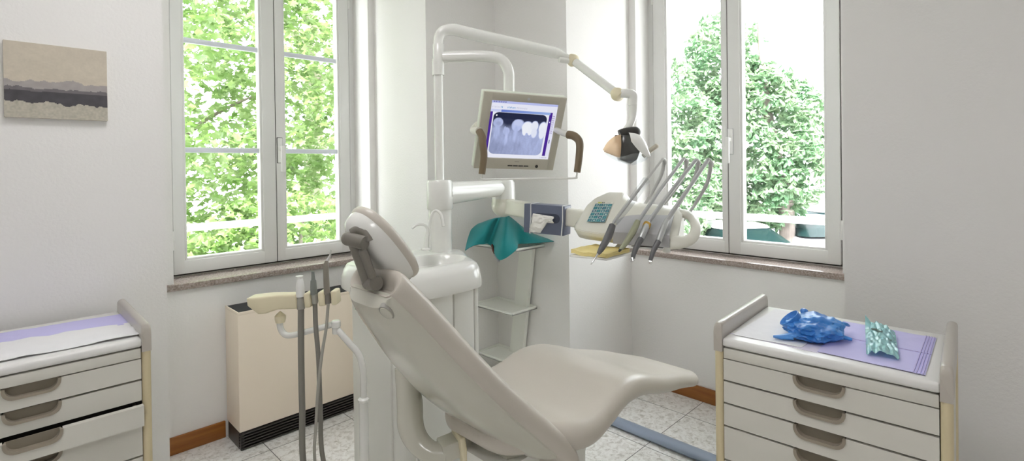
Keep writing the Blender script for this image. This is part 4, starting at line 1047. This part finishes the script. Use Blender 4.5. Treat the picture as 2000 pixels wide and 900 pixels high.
suction('syringe', 'slim grey syringe with a metal tip and thin hose, right slot of the cream holder', [
    ('grip', [(0.8310, 1.7750, 1.0000), (0.8300, 1.7770, 1.0530), (0.8300, 1.7770, 1.0990), (0.8320, 1.7760, 1.1200)], [.0108, .0105, .0095, .006], mat('grey brown grip', (.27, .245, .21), .35, metal=.3)),
    ('needle', [(0.8320, 1.7760, 1.1180), (0.8400, 1.7680, 1.1360), (0.8430, 1.7650, 1.1580)], [.0055, .004, .0022], CHROME),
    ('connector', [(0.8330, 1.7730, 1.0040), (0.8330, 1.7720, 0.9670)], .0105, BRKT)],
    ([(0.8340, 1.7720, 0.9690), (0.8250, 1.7730, 0.8800), (0.8040, 1.7640, 0.7960), (0.7840, 1.7560, 0.6780), (0.7770, 1.7610, 0.5520), (0.7720, 1.7640, 0.4260), (.80, 1.76, .14), (.86, 1.77, .03), (.97, 1.80, .03), (1.08, 1.83, .04)], .0052, GREYL))

# ------------------------------------------------------------------ floor channel, curtain cords
b = B(); tube(b, [(2.425, .45, .016), (2.425, 2.45, .016)], .046, 16, 1, .42); tag(link('floor_channel', b, RAILM), 'blue grey rounded cable channel running across the floor tiles', 'cable channel')
t = thing('blind_cord', 'thin white blind cords hanging at the right edge of the right window', 'blind cord', (3.0, .60, ZC))
for y_, x_, z1 in ((.594, 2.98, .70), (.618, 3.0, .83), (.575, 2.96, .86)):
    b = B(); tube(b, [(x_, y_, ZC - .01), (x_, y_ + .004, 1.8), (x_ - .004, y_, z1)], .0022, 8, 3); link('cord', b, WPLAST, t)
b = B(); tube(b, [(2.99, .603, ZC), (2.99, .603, 1.24)], .010, 10, 1); link('fabric_strip', b, film_mat('sheer blind fabric', (.9, .9, .9), .55, .6), t)

# ------------------------------------------------------------------ fill panels added at the ceiling, out of view, to brighten the room
for i, (x_, y_) in enumerate(((.40, 1.30), (-.5, -.8))):
    t = thing('added_fill_light', 'added unseen square fill light %s' % ('above the dental chair' if i == 0 else 'above the near side of the room'), 'ceiling light', (x_, y_, ZC), 0, 'added fill lights')
    b = B(); box(b, x_ - .32, x_ + .32, y_ - .32, y_ + .32, ZC - .06, ZC, .01); link('housing', b, WPLAST, t)
    b = B(); box(b, x_ - .29, x_ + .29, y_ - .29, y_ + .29, ZC - .068, ZC - .058, .003); link('diffuser', b, FILLM, t)

# ------------------------------------------------------------------ outside
GZ = -1.35
b = B(); box(b, -30, 60, 4.1, 70, GZ - .2, GZ); box(b, 3.75, 60, -30, 4.1, GZ - .2, GZ); struct('ground_outside', b, ASPH)
def railing(label, pts, z, h0):
    t = thing('balcony_railing', label, 'railing', (*pts[0], z))
    a, c = V((*pts[0], 0)), V((*pts[1], 0))
    b = B(); tube(b, [a + V((0, 0, z)), c + V((0, 0, z))], .024, 12, 1); link('top_rail', b, RAILW, t)
    b = B(); tube(b, [a + V((0, 0, z)), a + V((0, 0, h0))], .014, 10, 1); tube(b, [c + V((0, 0, z)), c + V((0, 0, h0))], .014, 10, 1); link('end_post', b, RAILW, t)
    return t
railing('white metal guard rail outside the left window', ((.45, 3.72), (2.3, 3.72)), 1.09, .4)
railing('white metal guard rail outside the right window', ((3.65, .3), (3.65, 2.3)), 1.08, .4)

def leaf_poly(kind):
    if kind == 0:   # lobed maple leaf
        return [(0, -.5), (.18, -.30), (.48, -.34), (.36, -.08), (.52, .14), (.24, .14), (.14, .30), (0, .56), (-.14, .30), (-.24, .14), (-.52, .14), (-.36, -.08), (-.48, -.34), (-.18, -.30)]
    return [(0, -.5), (.16, -.15), (.20, .2), (0, .5), (-.20, .2), (-.16, -.15)]
def foliage(name, m, root, n, place, size, kind, seed, droop=.5, fan=1):
    rg = random.Random(seed); lp_ = leaf_poly(kind); verts = []; faces = []
    made = 0
    while made < n:
        p = place(rg)
        if p is None: continue
        made += 1
        yaw = rg.uniform(0, 2 * PI); pitch = rg.gauss(droop, .45); roll = rg.gauss(0, .5)
        for k in range(fan):
            Mr = Matrix.Rotation(yaw + (k - (fan - 1) / 2) * .75, 3, 'Z') @ Matrix.Rotation(-pitch, 3, 'X') @ Matrix.Rotation(roll, 3, 'Y')
            s = size * rg.uniform(.7, 1.25); i0 = len(verts)
            for x, y in lp_:
                q = Mr @ V((x * s, (y + .5) * s, -.25 * s * abs(x) * 2)); verts.append((p[0] + q.x, p[1] + q.y, p[2] + q.z))
            faces.append(tuple(range(i0, i0 + len(lp_))))
    Mi = chain(root).inverted(); off = Mi.translation
    me = bpy.data.meshes.new(name); me.from_pydata([(v[0] + off.x, v[1] + off.y, v[2] + off.z) for v in verts], [], faces); me.materials.append(m)
    o = bpy.data.objects.new(name, me); COL.objects.link(o); o.parent = root
    return o
def trunk(root, pts, rad, m, branches=()):
    b = B(); tube(b, [V(p) for p in pts], rad, 12, 5); tr = link('trunk', b, m, root)
    for bp, br_ in branches:
        b = B(); tube(b, [V(p) for p in bp], br_, 9, 4); link('branch', b, m, root)
def crown(cx, cy, cz, rx, ry, rz, dens=1.1, sc=1.1, thr=-.12, seed=0, clip=None):
    def f(rg):
        while True:
            x, y, z = rg.uniform(-1, 1), rg.uniform(-1, 1), rg.uniform(-1, 1); d = x * x + y * y + z * z
            if d < 1 and rg.random() < .25 + .75 * d: break
        p = (cx + x * rx, cy + y * ry, cz + z * rz)
        if clip and not clip(p): return None
        if noise.noise(V(p) * sc + V((seed, 0, 0))) < thr: return None
        return p
    return f
# left window: broad maples close to the house
t = thing('maple_tree', 'light green maple tree filling the left half of the left window', 'tree', (1.6, 8.2, GZ), 0, 'trees outside the left window')
trunk(t, [(1.4, 9.4, GZ), (1.45, 9.3, 1.0), (1.6, 9.2, 3.2), (1.5, 9.0, 5.5)], [.16, .13, .09, .04], BARK, [([(1.5, 9.3, 1.4), (2.2, 8.6, 2.2), (2.8, 8.0, 2.6)], [.05, .03, .012]), ([(1.55, 9.2, 2.6), (1.0, 8.4, 3.4), (.6, 7.8, 4.0)], [.05, .03, .012])])
foliage('foliage', LEAFA, t, 24000, crown(.4, 8.0, 3.2, 3.5, 1.8, 5.2, seed=3, thr=-.06, sc=1.5), .125, 0, 11)  # crown stretched up and sideways out of view to cut the sky light
t = thing('maple_tree', 'maple tree with a pale trunk and branches in the right half of the left window', 'tree', (4.1, 8.6, GZ), 0, 'trees outside the left window')
trunk(t, [(4.15, 9.6, GZ), (4.15, 9.5, .6), (4.2, 9.4, 2.6), (4.1, 9.3, 4.0), (3.9, 9.2, 6.5)], [.24, .20, .16, .13, .06], BARKP, [([(4.15, 9.4, 2.9), (4.6, 9.0, 3.4), (5.4, 8.6, 3.7)], [.09, .06, .03]), ([(4.15, 9.35, 3.4), (3.5, 9.0, 4.1), (2.9, 8.7, 4.3)], [.08, .05, .02]), ([(4.2, 9.45, 1.6), (4.8, 9.2, 2.4), (5.4, 9, 2.9)], [.06, .04, .015])])
foliage('foliage', LEAFA, t, 9500, crown(4.3, 8.2, 3.0, 2.0, 1.6, 5.2, seed=9, thr=.05, sc=1.5), .125, 0, 12)  # crown raised above the view to dim light through the left window
t = thing('maple_sapling', 'bushy young maple low outside the left window', 'shrub', (2.6, 6.4, GZ), 0, 'shrubs outside the left window')
trunk(t, [(2.6, 6.6, GZ), (2.6, 6.5, -.4), (2.7, 6.4, .8)], [.05, .04, .015], BARK)
foliage('foliage', LEAFA, t, 3600, crown(2.55, 6.5, .15, 1.75, .8, 1.05, seed=21, thr=-.15, sc=1.6), .115, 0, 13)
# right window: chestnuts across the street
t = thing('chestnut_tree', 'horse chestnut tree with bare lower trunk seen in the right pane of the right window', 'tree', (13.2, 4.6, GZ), 0, 'street trees outside the right window')
trunk(t, [(13.4, 4.05, GZ), (13.4, 4.05, .3), (13.25, 4.15, 1.2), (13.1, 4.4, 3.0), (13.0, 4.5, 5)], [.20, .17, .15, .10, .04], BARK)
foliage('foliage', LEAFB, t, 5200, crown(13.2, 4.75, 1.9, 1.5, 1.75, 2.1, seed=2, thr=-.08, sc=1.7), .15, 1, 14, .75, 6)
foliage('foliage', LEAFB, t, 1500, crown(13.2, 5.45, 4.0, 1.0, 1.0, 1.5, seed=6, thr=-.1, sc=1.7), .15, 1, 15, .75, 6)
t = thing('chestnut_tree', 'tall horse chestnut tree filling the left pane of the right window', 'tree', (11.0, 6.6, GZ), 0, 'street trees outside the right window')
trunk(t, [(11.2, 6.9, GZ), (11.2, 6.9, 1.0), (11.1, 6.8, 3.2), (11.0, 6.7, 6)], [.22, .18, .12, .05], BARK)
foliage('foliage', LEAFB, t, 6000, crown(10.9, 6.2, 1.3, 1.6, 1.5, 2.9, seed=12, thr=-.03, sc=1.7), .14, 1, 16, .75, 6)
foliage('foliage', LEAFB, t, 1300, crown(10.6, 7.0, 4.9, 1.1, .8, 1.3, seed=5, thr=-.05, sc=1.7), .14, 1, 18, .75, 6)
t = thing('hedge_bush', 'low leafy bush behind the guard rail of the right window', 'shrub', (8.4, 4.7, GZ), 0, 'shrubs outside the right window')
trunk(t, [(8.4, 4.7, GZ), (8.4, 4.7, -.4), (8.45, 4.7, .2)], [.06, .04, .02], BARK)
foliage('foliage', LEAFB, t, 1500, crown(8.4, 4.75, -.1, .8, .9, .75, seed=31, thr=-.15, sc=2), .12, 1, 17, .6, 5)

def car(label, loc, rz, paint, glass=CARGL):
    t = thing('car', label, 'car', loc, rz, 'parked cars outside the right window')
    b = B(); rings = []
    for x, zb, zt, hw in ((-2.05, .45, .70, .70), (-1.95, .28, .88, .80), (-1.3, .24, 1.06, .85), (0, .24, 1.10, .86), (1.0, .24, 1.0, .85), (1.75, .28, .82, .80), (2.0, .40, .66, .70)):
        rings.append([V((x, w, z)) for w, z in rounded(hw, zb, zt, .12, 3)])
    skin(b, rings); link('body', b, paint, t, local=True)
    b = B(); skin(b, [[V((x, w, z)) for x, w in rounded_c(x0, x1, hw)] for z, x0, x1, hw in ((1.08, -1.62, .78, .76), (1.2, -1.42, .52, .71), (1.36, -1.15, .22, .62))]); link('windows', b, glass, t, local=True)
    b = B(); skin(b, [[V((x, w, z)) for x, w in rounded_c(x0, x1, hw)] for z, x0, x1, hw in ((1.35, -1.2, .27, .64), (1.40, -1.15, .2, .62), (1.44, -.9, 0, .5))]); link('roof', b, paint, t, local=True)
    for x in (-1.28, 1.25):
        for s in (-1, 1):
            b = B(); lathe(b, [(0, -.1), (.2, -.1), (.31, -.09), (.31, .09), (.2, .1), (0, .1)], Matrix.Translation((x, s * .78, .31)) @ Matrix.Rotation(PI / 2, 4, 'X'), 20); link('wheel', b, TYRE, t, local=True)
    b = B()
    for s in (-1, 1): box(b, 1.86, 2.0, s * .58 - .12, s * .58 + .12, .60, .72, .02)
    link('headlight', b, SILV, t, local=True)
    return t
def rounded_c(x0, x1, hw):
    return [((x0 + x1) / 2 + a, c) for a, c in rounded((x1 - x0) / 2, -hw, hw, .22, 3)]
car('white car parked beyond the right window, left of the trunk', (11.9, 4.55, GZ), R(-125), CARW)
car('silver car parked right of the chestnut trunk, seen through the right window', (14.2, 3.55, GZ), R(-140), CARS)
car('dark car behind the silver car at the right edge of the right window', (17.3, 3.85, GZ), R(-140), CARG)
# far building at the right edge and low wall at the left of the street
t = thing('apartment_building', 'pale stone building with cornice at the far right edge of the right window', 'building', (27, 4, GZ))
b = B(); box(b, 24, 34, -2.0, 6.35, GZ, 7.2); link('facade', b, FACADE, t)
b = B(); box(b, 23.3, 34, -2.0, 6.6, 7.2, 7.5); box(b, 23.6, 34, -2.0, 6.45, 6.7, 6.95); link('cornice', b, FACADE, t)
b = B(); box(b, 23.9, 34, -2.0, 6.4, .2, .5); link('band', b, FACB, t)
for y_ in (4.9, 2.9, .9):
    for z_ in (-.9, 1.2, 3.9):
        b = B(); box(b, 23.94, 24.1, y_ - .45, y_ + .45, z_, z_ + 1.5); w_ = link('window', b, WINB, t)
t = thing('street_wall', 'long pale building with grey base on the far side of the street', 'building', (24, 14, GZ))
b = B(); box(b, 22, 30, 8.6, 22, GZ, 1.1); link('wall', b, FACADE, t)
b = B(); box(b, 21.9, 30.1, 8.5, 22, 1.1, 1.3); link('coping', b, FACB, t)

# ------------------------------------------------------------------ light
w = bpy.data.worlds.new('sky'); SC.world = w; w.use_nodes = True
bg = w.node_tree.nodes['Background']; bg.inputs[0].default_value = (.92, .965, 1, 1); bg.inputs[1].default_value = 6.2
s = bpy.data.lights.new('sun', 'SUN'); s.energy = 15.0; s.angle = R(6); s.color = (1, .96, .88)
so = bpy.data.objects.new('sun', s); COL.objects.link(so); so.rotation_euler = (R(38), 0, R(-52))

# ------------------------------------------------------------------ camera
cd = bpy.data.cameras.new('camera'); co = bpy.data.objects.new('camera', cd); COL.objects.link(co)
cd.sensor_width = 36; cd.lens = 18.050940; cd.shift_y = -0.059064; cd.clip_start = .02; cd.clip_end = 300
rx, ux, fx = (0.7059, -0.7082, -0.0129), (0.0141, -0.0041, 0.9999), (0.7081, 0.7060, -0.0071)
co.matrix_world = basis((0, 0, 1.45), rx, ux, [-c for c in fx])
SC.camera = co
SC.view_settings.view_transform = 'Standard'; SC.view_settings.look = 'None'; SC.view_settings.gamma = 1; SC.view_settings.use_curve_mapping = False
SC.view_settings.exposure = 0.3
SC.cycles.max_bounces = 12; SC.cycles.transparent_max_bounces = 24; SC.cycles.diffuse_bounces = 8
SC.cycles.sample_clamp_indirect = 6
